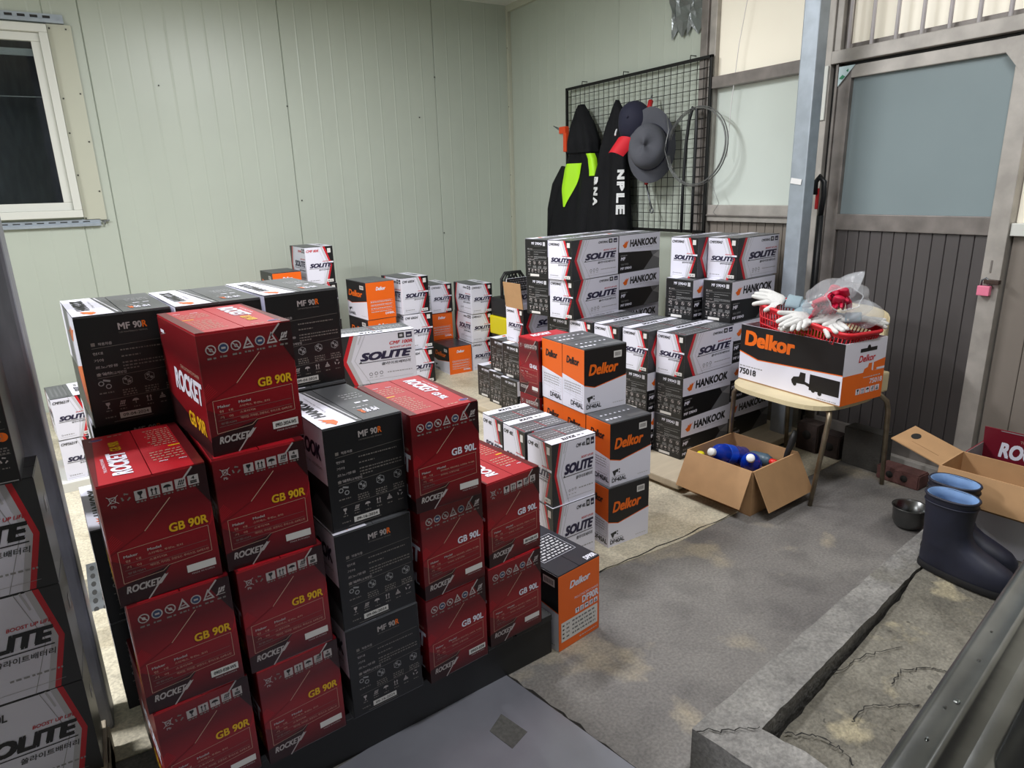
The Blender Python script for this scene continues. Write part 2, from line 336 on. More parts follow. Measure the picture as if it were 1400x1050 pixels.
# ------------------------------------------------------------------ printed artwork by carton kind
def rocket_end(f, model, hazard, ink):
    f.poly([(.86, 1), (1, 1), (1, .66), (.80, .93)], 'ink_maroon', 0)
    f.poly([(0, 0), (.26, 0), (.52, .235), (0, .16)], 'ink_maroon', 0)
    f.poly([(0, .16), (.52, .235), (.30, .25), (0, .40)], 'ink_darkred', 0)
    f.line(.87, .998, .76, .905, .0032, 'ink_silver', 1); f.line(.62, .79, .34, .57, .0014, 'ink_gold', 1); f.line(.34, .57, .0, .44, .001, 'ink_darkred', 1)
    f.line(.26, .0, .45, .17, .0026, 'ink_silver', 1)
    for i in range(7): f.line(0, .46+.016*i, .13-.012*i, .53+.012*i, .0007, 'ink_red', 1)
    for i in range(5): f.line(.93+.012*i, .46+.02*i, 1, .53+.02*i, .0007, 'ink_red', 1)
    if hazard:
        for i in range(7):
            x = .13+.128*i; y = .865+.004*i
            if i in (3, 5):
                f.poly([(x-.06, y-.04), (x+.06, y-.04), (x, y+.055)], 'ink_silver', 1); f.poly([(x-.035, y-.025), (x+.035, y-.025), (x, y+.025)], 'ink_darkred', 2)
                f.line(x-.02, y-.012, x+.02, y-.006, .002, 'ink_silver', 3)
            elif i == 6: f.icon('hook', x, y, .11, 'ink_silver', 1); f.line(x-.05, y-.035, x+.05, y+.035, .002, 'ink_silver', 2)
            else:
                f.disc(x, y, .054, 'ink_silver', 1); f.disc(x, y, .042, 'ink_blue' if i in (1, 4) else 'ink_darkred', 2)
                if i in (1, 4): f.rect(x-.022, y-.008, x+.022, y+.008, 'ink_silver', 3)
                else: f.line(x-.03, y+.022, x+.03, y-.022, .002, 'ink_silver', 3); f.disc(x, y, .018, 'ink_silver', 3)
            f.dash(x-.045, y-.075, x+.05, .014, 'ink_dimtext', i, 1)
    else:
        f.icon('bin', .12, .875, .1, 'ink_silver', 1); f.icon('recycle', .235, .875, .1, 'ink_dimtext', 1)
        for i, k in enumerate(('glass', 'arrows', 'umbrella', 'hook', 'stack')):
            x = .365+.125*i; y = .868+.005*i; hh = .052*f.w/f.h
            f.rect(x-.052, y-hh, x+.052, y+hh, 'ink_silver', 1); f.icon(k, x, y, .09, 'ink_black', 2)
            f.dash(x-.045, y-hh-.02, x+.05, .012, 'ink_dimtext', i+9, 1)
    f.text('GB '+model, .56, .50, .94, .575, ink, 2, .024, .04)
    for a in ((.07, .185, .07, .455), (.07, .455, .93, .475), (.93, .475, .93, .25), (.93, .25, .50, .235), (.07, .185, .44, .20), (.44, .20, .50, .235)): f.line(*a, .0008, 'ink_gold', 1)
    f.line(.10, .34, .90, .352, .0005, 'ink_dimtext', 1); f.line(.10, .288, .90, .302, .0005, 'ink_dimtext', 1); f.line(.10, .235, .5, .245, .0005, 'ink_dimtext', 1)
    f.text('Maker', .11, .392, .24, .414, 'ink_silver', 2, .02); f.text('Model', .33, .402, .46, .424, 'ink_silver', 2, .02)
    f.text('현   대', .12, .352, .26, .372, 'ink_gold', 2); f.text('기   아', .12, .302, .26, .322, 'ink_gold', 2); f.text('쌍용/GM', .12, .252, .28, .270, 'ink_dimtext', 2)
    if model == '90R':
        f.text('스타렉스, 투싼ix, 포터', .33, .366, .66, .386, 'ink_gold', 2); f.text('스포티지R', .33, .316, .50, .335, 'ink_gold', 2)
        f.text('액티언, 카이런, 코란도C, 투리스모, G4렉스턴', .33, .266, .90, .288, 'ink_gold', 2)
    else:
        f.text('싼타페CM, 베라크루즈, 쏘렌토R, 카니발R', .38, .370, .90, .390, 'ink_gold', 2); f.text('모하비, 스포티지R', .38, .325, .66, .343, 'ink_gold', 2)
    f.text('ROCKET', .075, .095, .40, .155, 'ink_silver', 2, .03, .25); f.poly([(.34, .095), (.40, .10), (.48, .17), (.42, .155)], 'ink_silver', 2)
    f.rect(.66, .115, .95, .178, 'sticker', 1); f.text('MADE IN KOREA', .70, .09, .93, .104, 'ink_silver', 2)
def rocket_side(f, model, ink):
    f.poly([(0, 0), (1, 0), (1, .12), (0, .30)], 'ink_maroon', 0)
    f.text('ROCKET', .28, .40, .97, .60, 'ink_white', 2, .036, .2); f.text('THE ULTIMATE POWER', .50, .63, .95, .66, 'ink_gold', 2)
    f.text('GB '+model, .52, .14, .92, .27, ink, 2, .024, .05); f.rect(.06, .86, .16, .89, 'ink_white', 1)
    f.line(.06, .84, .2, .87, .001, 'ink_silver', 1)
def rocket_top(f, model, ink, oval=True):
    f.poly([(0, 0), (.10, 0), (.10, 1), (0, 1)], 'ink_darkred', 0); f.poly([(.9, .0), (1, 0), (1, 1), (.97, 1)], 'ink_darkred', 0)
    f.text('ROCKET', .64, .44, .83, .90, 'ink_white', 2, .036, .2, 270); f.text('THE ULTIMATE POWER', .86, .52, .89, .80, 'ink_white', 2, 0, 0, 270)
    f.text('GB '+model, .66, .20, .77, .41, ink, 2, .024, .05, 270)
    if oval: f.disc(.87, .09, .07, 'ink_silver', 1, 18, .62); f.disc(.87, .09, .06, 'ink_purple', 2, 18, .6)
    for i in range(9): f.dash(.12, .10+.045*i, .40-.02*(i % 3), .012, 'ink_gold', i+30, 1)
    f.rect(.10, .52, .22, .54, 'ink_yellow', 1)
    f.text('Maker', .12, .82, .2, .84, 'ink_white', 2, .02); f.text('Model', .30, .80, .38, .82, 'ink_white', 2, .02)
    for i in range(4): f.dash(.12, .75-.05*i, .44, .014, 'ink_gold', i+60, 1)
    f.dash(.60, .05, .76, .014, 'ink_gold', 80, 1)
def wing(f, cx, cy, w, h, m, ly=2, rot=0):
    P = [(-.5, -.1), (-.2, -.5), (.12, -.42), (.28, .1), (.5, .5), (.2, .28), (.15, .5), (-.02, .2), (-.1, .42), (-.22, .1)]
    q = []
    for x, y in P:
        if rot == 0: q.append((cx+x*w, cy+y*h))
        elif rot == 90: q.append((cx-y*w, cy+x*h))
        else: q.append((cx+y*w, cy-x*h))
    f.poly(q, m, ly)
def hk_end(f, model, small=False):
    # black end panel: model, bilingual list, picture rows
    dim = 'ink_grey' if small else 'ink_dimtext'; pic = 'ink_silver' if small else 'ink_grey'
    if small:
        f.text('MF', .30, .86, .42, .93, 'ink_white', 2, .015); f.text('59043', .46, .86, .76, .93, 'ink_white', 2, .015)
        f.rect(.80, .84, .90, .94, 'ink_lightgrey', 1)
    else:
        f.text('MF', .42, .855, .545, .915, 'ink_silver', 2, .022); f.text('90', .575, .855, .665, .915, 'ink_silver', 2, .022); f.text('R', .67, .855, .72, .915, 'ink_orange', 2, .022)
    f.text('CAR MAINTENANCE TERMINAL', .42, .825, .72, .838, dim, 2)
    f.rect(.12, .735, .16, .765, dim, 1); f.text('적용차종', .19, .735, .33, .762, 'ink_silver', 2)
    f.line(.12, .715, .97, .735, .0008, dim, 1)
    for i, (a, b) in enumerate((('현대', .17), ('기아', .17), ('르노/쌍용', .30), ('수입차', .22))):
        f.text(a, .12, .655-.062*i, b+.05, .680-.062*i, 'ink_silver', 2)
        for j in range(2 if i == 2 else 1): f.dash(.40, .668-.058*i-.03*j, (.90, .60, .96, .58)[i], .012, dim, i*3+j+7, 1)
    f.rect(.12, .462, .16, .49, dim, 1); f.text('배터리교체방법', .19, .462, .42, .488, 'ink_silver', 2)
    f.line(.12, .445, .97, .465, .0008, dim, 1)
    for i in range(4):
        x = .16+.235*i
        cx, cy, r = x+.02, .385+.006*i, .055; k = f.w/f.h
        if i == 0:
            f.ring(cx-.035, cy+.01, .03, pic, 1, .35); f.ring(cx+.035, cy-.03*k, .03, pic, 1, .35); f.line(cx-.01, cy+.05*k, cx+.06, cy+.03*k, .004, pic, 1)
        else:
            h_ = [(cx+r*cos(radians(30+60*q)), cy+r*k*sin(radians(30+60*q))) for q in range(6)]
            for q in range(6): f.line(*h_[q], *h_[(q+1) % 6], .0011, pic, 1)
            for q in (1, 3, 5): f.line(cx, cy, *h_[(q+i) % 6], .0011, pic, 1)
            f.disc(cx-.018, cy+.02*k, .014, pic, 1); f.disc(cx+.02, cy-.015*k, .016, pic, 1)
        for j in range(3 if i else 1): f.dash(x-.05, .30-.022*j, x+.10, .012, dim, i*5+j+40, 1)
    f.line(.12, .235, .97, .255, .0008, dim, 1)
    for i, k in enumerate(('glass', 'hook', 'umbrella', 'arrows', 'pile', 'recycle')):
        f.icon(k, .17+.145*i, .185+.004*i, .085 if not small else .11, 'ink_silver', 2); f.dash(.14+.145*i, .132, .21+.145*i, .01, dim, i+70, 1)
    f.dash(.12, .07, .24, .012, dim, 91, 1); f.line(.2, .028, .62, .034, .0012, dim, 1)
    if small: f.rect(.22, .03, .62, .095, 'sticker', 1)
def hk_side_d26(f, orange):
    f.rect(0, .47, 1, 1, 'ink_white', 0)
    if orange:
        wing(f, .62, .80, .5, .16, 'ink_orange', 1); f.poly([(.55, .47), (1, .58), (1, .14), (.85, .22)], 'ink_orange', 1); f.poly([(.5, .47), (.55, .47), (.85, .22), (.8, .16)], 'ink_red', 1)
        f.poly([(.85, .22), (1, .14), (1, 0), (.8, 0)], 'ink_lightgrey', 1)
    else:
        wing(f, .13, .76, .16, .15, 'ink_orange', 1); f.text('HANKOOK', .24, .68, .93, .84, 'ink_navy', 2, .034, .12); f.text('Charge in motion', .45, .58, .92, .63, 'ink_grey', 2)
        f.poly([(.55, .47), (1, .47), (1, .20), (.74, .30)], 'ink_charcoal', 1); f.poly([(.74, .30), (1, .20), (1, 0), (.45, 0)], 'ink_midgrey', 1)
        f.text('MF', .06, .32, .2, .42, 'ink_white', 2, .03)
def hk_top_d26(f, model):
    f.poly([(0, 0), (.42, 0), (.33, 1), (0, 1)], 'ink_white', 0)
    wing(f, .17, .12, .16, .20, 'ink_orange', 2, 90); f.text('HANKOOK', .08, .25, .22, .86, 'ink_charcoal', 2, .034, .12, 90); f.text('Charge in motion', .26, .35, .29, .80, 'ink_grey', 2, 0, 0, 90)
    f.line(.46, .04, .37, .96, .004, 'ink_lightgrey', 1)
    for i in range(3): f.dash(.66, .55+.06*i, .92, .014, 'ink_lightgrey', i+5, 1)
    f.text('MF 90', .66, .14, .83, .24, 'ink_white', 2, .03, 0, 180); f.text('R', .60, .14, .65, .24, 'ink_orange', 2, .03, 0, 180)
    f.dash(.60, .30, .80, .015, 'ink_lightgrey', 8, 1); f.dash(.7, .40, .9, .03, 'ink_white', 9, 1)
def solite_long(f, model, mirror=False, modelink='ink_charcoal', squares=True):
    X = (lambda x: 1-x) if mirror else (lambda x: x)
    def poly(p, m, ly):
        q = [(X(x), y) for x, y in p]; f.poly(q[::-1] if mirror else q, m, ly)
    poly([(0, 0), (.175, 0), (.05, .5), (.165, 1), (0, 1)], 'ink_charcoal', 0)
    poly([(.175, 0), (.225, 0), (.10, .5), (.215, 1), (.165, 1), (.05, .5)], 'ink_red', 0)
    poly([(.225, 0), (.28, 0), (.155, .5), (.27, 1), (.215, 1), (.10, .5)], 'ink_lightgrey', 0)
    def ln(a, b, c, d, w, m): f.line(X(a), b, X(c), d, w, m, 1)
    ln(.36, 1, .20, .5, .0012, 'ink_grey'); ln(.20, .5, .38, 0, .0012, 'ink_grey'); ln(.31, 1, .26, .82, .004, 'ink_lightgrey')
    if mirror:
        f.text(model, .04, .83, .36, .91, modelink, 2, .02, .25)
        a, b = .03, .88
    else:
        if squares: f.rect(.78, .85, .86, .96, 'ink_charcoal', 1); f.rect(.885, .85, .965, .96, 'ink_navy', 1); f.rect(.80, .88, .84, .93, 'ink_lightgrey', 2); f.rect(.90, .88, .95, .91, 'ink_lightgrey', 2)
        f.text(model, .55 if squares and model != 'CMF 100R' else .66, .86 if model != 'CMF 100R' else .74, .76 if model != 'CMF 100R' else .965, .92 if model != 'CMF 100R' else .81, modelink, 2, .02, .25)
        a, b = .27, .95
    w = b-a
    f.text('BOOST UP LIFE', a+w*.58, .665, b, .70, 'ink_red', 2, .015, .25)
    f.text('SOLITE', a, .47, b, .635, 'ink_navy' if not mirror else 'ink_black', 2, .045, .28); f.line(a-.02, .435, b-.02, .445, .0025, 'ink_black', 2)
    f.poly([(a-.02, .435), (a+.02, .44), (a+.01, .47)], 'ink_black', 2)
    f.text('쏠라이트배터리', a+w*.40, .345, b-.02, .405, 'ink_charcoal', 2, .01, .2)
    for i in range(3): f.ring(a+w*(.18+.1*i), .19+.005*i, .022, 'ink_midgrey', 1, .3); f.dash(a+w*(.15+.1*i), .12, a+w*(.21+.1*i), .012, 'ink_grey', i, 1)
    f.dash(a+w*.5, .18, b, .018, 'ink_grey', 17, 1); f.line(a+.05, .07, b, .075, .0008, 'ink_grey', 1)
def solite_end(f, model, modelink='ink_charcoal', stickers=True):
    f.poly([(1, 1), (.72, 1), (.93, .5), (.74, 0), (1, 0)], 'ink_black', 0)
    f.poly([(.72, 1), (.64, 1), (.87, .5), (.93, .5)], 'ink_red', 0); f.poly([(.93, .5), (.87, .5), (.66, 0), (.74, 0)], 'ink_red', 0)
    f.poly([(.62, 1), (.55, 1), (.79, .5), (.86, .5)], 'ink_lightgrey', 0); f.poly([(.86, .5), (.79, .5), (.57, 0), (.65, 0)], 'ink_lightgrey', 0)
    f.line(.46, 1, .70, .5, .001, 'ink_grey', 1); f.line(.70, .5, .56, 0, .001, 'ink_grey', 1)
    f.text(model, .04, .865, .48, .93, modelink, 2, .02, .25)
    f.rect(.82, .56, .985, .60, 'ink_white', 1); f.dash(.60, .60, .92, .02, 'ink_red', 4, 2)
    f.text('SOLITE', .12, .45, .93, .565, 'ink_navy', 2, .045, .28); f.line(.10, .425, .88, .43, .002, 'ink_black', 2)
    f.text('쏠라이트배터리', .44, .365, .87, .405, 'ink_charcoal', 2, .01, .2)
    f.ring(.12, .11, .025, 'ink_midgrey', 1, .3); f.dash(.17, .10, .44, .02, 'ink_grey', 3, 1); f.line(.05, .055, .5, .056, .0008, 'ink_grey', 1)
    if stickers: f.rect(.80, .83, .92, .95, 'sticker', 1); f.rect(.70, .04, .93, .12, 'sticker', 1); f.dash(.73, .06, .90, .03, 'ink_grey', 5, 2)
def solite_top(f, longx=True, front=False):
    # white band along one long edge, grey print on the rest
    if longx:
        y0, y1 = (0, .30) if front else (.70, 1)
        f.rect(0, y0, 1, y1, 'ink_white', 0); f.text('SOLITE', .30, y0+.08, .62, y0+.22, 'ink_charcoal', 2, .045, .28, 180 if front else 0); f.dash(.65, y0+.12, .82, .05, 'ink_charcoal', 6, 1)
        b = .36 if front else .06
        for i in range(4): f.dash(.06, b+.13*i, .50, .03, 'ink_grey' if i % 2 else 'ink_lightgrey', i+20, 1)
        f.line(.53, b, .50, b+.5, .002, 'ink_red', 1); f.line(.04, b, .04, b+.5, .002, 'ink_red', 1)
        for i in range(3): f.dash(.56, b+.1+.13*i, .93, .035, 'ink_lightgrey', i+25, 1)
    else:
        f.rect(.62, 0, 1, 1, 'ink_white', 0); f.text('SOLITE', .74, .25, .88, .62, 'ink_charcoal', 2, .045, .28, 90); f.rect(.78, .68, .86, .86, 'ink_grey', 1)
        for i in range(4): f.rect(.08+.12*i, .1, .14+.12*i, .85-.1*(i % 2), 'ink_midgrey', 1)
def hk_long(f):
    f.poly([(0, .56), (1, .49), (1, 1), (0, 1)], 'ink_white', 0); f.poly([(0, .56), (0, 0), (.60, 0), (.83, .36), (.77, .506)], 'ink_black', 0)
    f.poly([(.77, .506), (.83, .36), (1, .49)], 'ink_midgrey', 0); f.poly([(.83, .36), (.60, 0), (1, 0), (1, .49)], 'ink_midgrey', 0); f.poly([(.83, .36), (1, .49), (1, .26)], 'ink_grey', 1)
    wing(f, .155, .755, .15, .20, 'ink_orange', 2); f.text('HANKOOK', .25, .67, .92, .87, 'ink_black', 2, .034, .12); f.text('Charge in motion', .36, .60, .82, .65, 'ink_lightgrey', 2)
    f.text('MF', .04, .33, .15, .42, 'ink_white', 2, .035, .15); f.dash(.04, .45, .19, .02, 'ink_grey', 3, 1); f.text('칼슘 밀폐형', .05, .20, .22, .25, 'ink_grey', 2)
    f.text('MF 59043', .04, .08, .30, .15, 'ink_white', 2, .03)
def hk_top_long(f):
    f.rect(0, .62, 1, 1, 'ink_white', 0); f.text('HANKOOK', .30, .72, .62, .88, 'ink_charcoal', 2, .034, .12); wing(f, .22, .80, .1, .24, 'ink_orange', 2)
    for i in range(3): f.dash(.1, .12+.14*i, .55, .04, 'ink_lightgrey', i+3, 1)
    f.dash(.62, .2, .9, .07, 'ink_white', 9, 1)
def dk40_end(f):
    f.poly([(0, 0), (1, 0), (1, .445), (0, .525)], 'ink_white', 0)
    f.text('Delkor', .20, .72, .78, .84, 'ink_black', 2, .03, .2)
    for i in range(6): f.line(.07, .44-.04*i, .94, .40-.04*i, .0006, 'ink_grey', 1)
    for x in (.07, .36, .64, .94): f.line(x, .44, x, .18, .0006, 'ink_grey', 1)
    for i in range(4): f.dash(.1, .41-.042*i, .86, .016, 'ink_grey', i, 1)
    f.text('DF40AL', .40, .06, .96, .145, 'ink_black', 2, .02); f.dash(.5, .165, .9, .012, 'ink_grey', 8, 1); f.line(.28, .035, .55, .035, .0008, 'ink_grey', 1)
def dk_long(f, model, u=None):
    f.poly([(0, 0), (1, 0), (1, .50), (.24, .385), (0, .44)], 'ink_white', 0)
    f.line(0, .44, .24, .385, .003, 'ink_orange', 1); f.line(.24, .385, 1, .50, .003, 'ink_orange', 1)
    f.text('Delkor', .10, .58, .80, .755, 'ink_orange', 2, .03, .25); f.rect(.69, .80, .88, .905, 'sticker', 1)
    for i in range(7): f.rect(.72+.02*i, .825, .729+.02*i, .885, 'ink_black', 2)
    f.poly([(.06, .24), (.20, .26), (.20, .21), (.15, .21), (.13, .16), (.10, .16)], 'ink_charcoal', 1); f.rect(.215, .235, .24, .26, 'ink_charcoal', 1); f.rect(.215, .19, .24, .215, 'ink_charcoal', 1)
    f.dash(.05, .135, .36, .013, 'ink_grey', 2, 1); f.text(model, .05, .055, .40, .125, 'ink_black', 2, .022); f.dash(.68, .07, .95, .014, 'ink_lightgrey', 5, 1)
def dk40_top(f):
    for i in range(7): f.shape([(.1, .3), (.5, .9), (.95, .4), (.5, .1)], .14+.11*i, .62, .075, 'ink_white', 1)
    f.dash(.06, .24, .42, .08, 'ink_white', 4, 1); f.line(.0, .42, 1, .42, .001, 'ink_midgrey', 1); f.rect(.55, .12, .95, .30, 'ink_midgrey', 1)
def dk90_end(f, model='DF90R', far=False):
    f.text('Delkor', .26 if not far else .34, .77, .76 if not far else .68, .865, 'ink_white', 2, .03, .25)
    if far:
        for i in range(6): f.line(.12, .50-.05*i, .92, .50-.05*i, .0008, 'ink_white', 1)
        for i in range(4): f.dash(.13, .46-.09*i, .86, .02, 'ink_lightgrey', i, 1)
        f.text('DF80L', .62, .10, .94, .16, 'ink_white', 2, .02); return
    f.text('PRO-CONSCIENT CHARGE', .38, .60, .96, .63, 'ink_white', 2)
    f.text(model, .56, .49, .97, .585, 'ink_white', 2, .03)
    for i, k in enumerate(('glass', 'arrows', 'umbrella', 'hook', 'pile')):
        f.rect(.40+.115*i, .40, .49+.115*i, .465, 'ink_white', 1); f.icon(k, .445+.115*i, .4325, .08, 'ink_black', 2)
    f.rect(.06, .11, .95, .37, 'sticker', 1)
    for i in range(4): f.rect(.09, .15+.055*i, .13, .17+.055*i, 'ink_black', 2); f.dash(.18, .15+.055*i, .26, .02, 'ink_midgrey', i, 2); f.dash(.32, .15+.055*i, .9, .022, 'ink_midgrey', i+7, 2)
    f.dash(.5, .05, .95, .014, 'ink_lightgrey', 6, 1)
def dk90_side(f):
    f.poly([(0, 0), (1, 0), (1, .52), (.75, .56), (0, .42)], 'ink_white', 0); f.line(.75, .56, 1, .52, .003, 'ink_orange', 1)
    f.text('Delkor', .12, .66, .70, .85, 'ink_orange', 2, .03, .25); f.rect(.78, .84, .95, .94, 'sticker', 1)
    for i in range(7): f.rect(.80+.02*i, .86, .809+.02*i, .92, 'ink_black', 2)
    f.text('DF90R', .06, .10, .30, .16, 'ink_black', 2, .01); f.dash(.6, .06, .95, .012, 'ink_grey', 3, 1)
def dk90_top(f):
    f.text('DF90R', .72, .02, .97, .09, 'ink_white', 2, .03)
    for a in ((.12, .28, .88, .28), (.12, .70, .88, .70), (.12, .28, .12, .70), (.88, .28, .88, .70)): f.line(*a, .001, 'ink_white', 1)
    for i in range(8): f.dash(.15, .31+.048*i, .85, .022, 'ink_lightgrey', i, 1)

# ------------------------------------------------------------------ carton builder
class Carton:
    def __init__(s, V, U, H, colors, art):
        # colors: front(v) side(u) top ; art: function(faces dict)
        s.V, s.U, s.H = V, U, H
        cv, cu_, ct = colors; t = .0035
        bm = bmesh.new(); bmesh.ops.create_cube(bm, size=1)
        for v in bm.verts: v.co = Vector((v.co.x*V, v.co.y*U, (v.co.z+.5)*(H-t)))
        bmesh.ops.bevel(bm, geom=bm.edges[:], offset=.0018, segments=2, profile=.5, affect='EDGES')
        me = bpy.data.meshes.new('body')
        for m in (cv, cu_, ct): me.materials.append(MATS[m])
        for f in bm.faces:
            n = f.normal; a = max(range(3), key=lambda i: abs(n[i])); f.material_index = (1, 0, 2)[a]
        bm.to_mesh(me); bm.free(); s.body = me
        s.flaps = []
        alongx = V > U      # flaps hinge on the long edges and meet on the long centre line
        for k in (0, 1):
            b = MB(); g = .0009
            if alongx: p0, p1 = ((-V/2+.001, -U/2+.001 if k == 0 else g, H-t+.0002), (V/2-.001, -g if k == 0 else U/2-.001, H))
            else: p0, p1 = ((-V/2+.001 if k == 0 else g, -U/2+.001, H-t+.0002), (-g if k == 0 else V/2-.001, U/2-.001, H))
            b.box(p0, p1, ct); s.flaps.append(b.mesh('lid_flap'))
        pb = MB(); e = .0
        F = {'v0': Face(pb, (-V/2, -U/2, 0), (1, 0, 0), (0, 0, 1), V, H-.002), 'v1': Face(pb, (V/2, U/2, 0), (-1, 0, 0), (0, 0, 1), V, H-.002),
             'u0': Face(pb, (-V/2, U/2, 0), (0, -1, 0), (0, 0, 1), U, H-.002), 'u1': Face(pb, (V/2, -U/2, 0), (0, 1, 0), (0, 0, 1), U, H-.002),
             'top': Face(pb, (-V/2, -U/2, H), (1, 0, 0), (0, 1, 0), V, U)}
        art(F); s.printing = pb.mesh('printing')
    def place(s, name, N, z, yawd, label, group=None, flip=False, sticker=None, cat='box'):
        a = radians(yawd); v = Vector((cos(a), sin(a), 0)); u = Vector((-sin(a), cos(a), 0))
        c = Vector((N[0], N[1], z)) + v*s.V/2 + u*s.U/2
        o = empty(name, c, a + (pi if flip else 0)); tag(o, label, cat, group)
        bo = meshobj('body', s.body, o)
        for f in s.flaps: meshobj('lid_flap', f, o)
        meshobj('printing', s.printing, bo)
        if sticker:
            b = MB(); sg = -1 if not flip else 1
            f = Face(b, (sg*s.V/2, sg*s.U/2, 0), (-sg, 0, 0), (0, 0, 1), s.V, s.H)
            f.o += f.n*.0008
            x0, y0, x1, y1, t = sticker
            f.rect(x0, y0, x1, y1, 'sticker', 0)
            if t: f.text(t, x0+.1*(x1-x0), y0+.25*(y1-y0), x1-.08*(x1-x0), y0+.75*(y1-y0), 'ink_black', 1, .01)
            b.obj('date_sticker', bo)
        return o
def art_rocket(model, ink):
    def a(F):
        rocket_end(F['v0'], model, True, ink); rocket_end(F['v1'], model, False, ink)
        rocket_side(F['u0'], model, ink); rocket_side(F['u1'], model, ink); rocket_top(F['top'], model, ink)
    return a
def art_mf90(F):
    hk_end(F['v0'], '90R'); hk_end(F['v1'], '90R'); hk_side_d26(F['u0'], False); hk_side_d26(F['u1'], True); hk_top_d26(F['top'], '90R')
def art_mf90b(F):
    hk_end(F['v0'], '90R'); hk_end(F['v1'], '90R'); hk_side_d26(F['u0'], True); hk_side_d26(F['u1'], False); hk_top_d26(F['top'], '90R')
def art_90l(F):
    for k in ('v0', 'v1'): solite_long(F[k], 'CMF90L', True)
    F['u1'].rect(.55, .55, .72, .68, 'sticker', 1)
def art_sol(model, longv, ink='ink_charcoal', mirror=False, front=False):
    def a(F):
        lo, en = (('v0', 'v1'), ('u0', 'u1')) if longv else (('u0', 'u1'), ('v0', 'v1'))
        for k in lo: solite_long(F[k], model, mirror, ink)
        for k in en: solite_end(F[k], model, ink)
        solite_top(F['top'], longv, front)
    return a
def art_hkl(F):
    for k in ('v0', 'v1'): hk_long(F[k])
    for k in ('u0', 'u1'): hk_end(F[k], '', True)
    hk_top_long(F['top'])
def art_dk40(F):
    for k in ('v0', 'v1'): dk_long(F[k], 'DF40AL')
    for k in ('u0', 'u1'): dk40_end(F[k])
    dk40_top(F['top'])
def art_dk90(F):
    for k in ('v0', 'v1'): dk90_end(F[k])
    for k in ('u0', 'u1'): dk90_side(F[k])
    dk90_top(F['top'])
def art_dkfar(F):
    for k in ('v0', 'v1'): dk90_end(F[k], 'DF80L', True)
    for k in ('u0', 'u1'): dk_long(F[k], 'DF80L')
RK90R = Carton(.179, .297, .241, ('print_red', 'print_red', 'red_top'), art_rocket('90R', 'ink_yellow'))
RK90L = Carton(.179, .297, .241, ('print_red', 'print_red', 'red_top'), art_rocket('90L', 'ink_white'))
MF90 = Carton(.186, .301, .243, ('carton_black', 'carton_black', 'carton_grey'), art_mf90)
def art_dark(F):
    for k in ('v0', 'v1'):
        F[k].disc(.93, .40, .05, 'ink_orange', 1); F[k].line(.05, .02, .98, .02, .002, 'ink_grey', 1); hk_end(F[k], '90R')
DARK = Carton(.186, .180, .243, ('carton_black', 'carton_black', 'carton_black'), art_dark)
MF90B = Carton(.186, .301, .243, ('carton_black', 'carton_black', 'carton_grey'), art_mf90b)
DF90 = Carton(.178, .289, .259, ('carton_orange', 'carton_black', 'carton_darktop'), art_dk90)
CMF40 = Carton(.202, .145, .240, ('carton_white', 'carton_white', 'carton_grey'), art_sol('CMF 40L', True))
CMF40F = Carton(.202, .145, .240, ('carton_white', 'carton_white', 'carton_grey'), art_sol('CMF 40L', True, front=True))
DF40 = Carton(.205, .143, .252, ('carton_black', 'carton_orange', 'carton_grey'), art_dk40)
CMF80 = Carton(.192, .302, .251, ('carton_white', 'carton_white', 'carton_grey'), art_sol('CMF 80R', False, 'ink_red'))
CMF60 = Carton(.215, .287, .256, ('carton_white', 'carton_white', 'carton_grey'), art_sol('CMF 60024', False))
CMFST = Carton(.180, .278, .220, ('carton_white', 'carton_white', 'carton_grey'), art_sol('CMF54321', False))
DKF = Carton(.214, .309, .254, ('carton_orange', 'carton_black', 'carton_grey'), art_dkfar)
DKS = Carton(.190, .264, .214, ('carton_orange', 'carton_black', 'carton_darktop'), art_dkfar)
CMF59 = Carton(.379, .168, .205, ('carton_white', 'carton_white', 'carton_grey'), art_sol('CMF59042', True))
MF59 = Carton(.379, .168, .205, ('carton_black', 'carton_black', 'carton_grey'), art_hkl)
CMF562 = Carton(.150, .273, .205, ('carton_white', 'carton_white', 'carton_grey'), art_sol('CMF56219', False))
CMF100 = Carton(.370, .189, .238, ('carton_white', 'carton_white', 'carton_grey'), art_sol('CMF 100R', True, 'ink_red', front=True))
CMF90L = Carton(.225, .140, .243, ('carton_white', 'carton_black', 'carton_black'), art_90l)
def art_gb40(F):
    for k in ('u0', 'u1'): rocket_end(F[k], '40AL', False, 'ink_white')
    for k in ('v0', 'v1'): rocket_side(F[k], '40AL', 'ink_white')
    f = F['top']; f.text('ROCKET', .2, .6, .7, .85, 'ink_white', 2, .036, .2); f.dash(.2, .2, .8, .06, 'ink_gold', 3, 1)
GB40 = Carton(.205, .143, .246, ('print_red', 'print_red', 'red_top'), art_gb40)

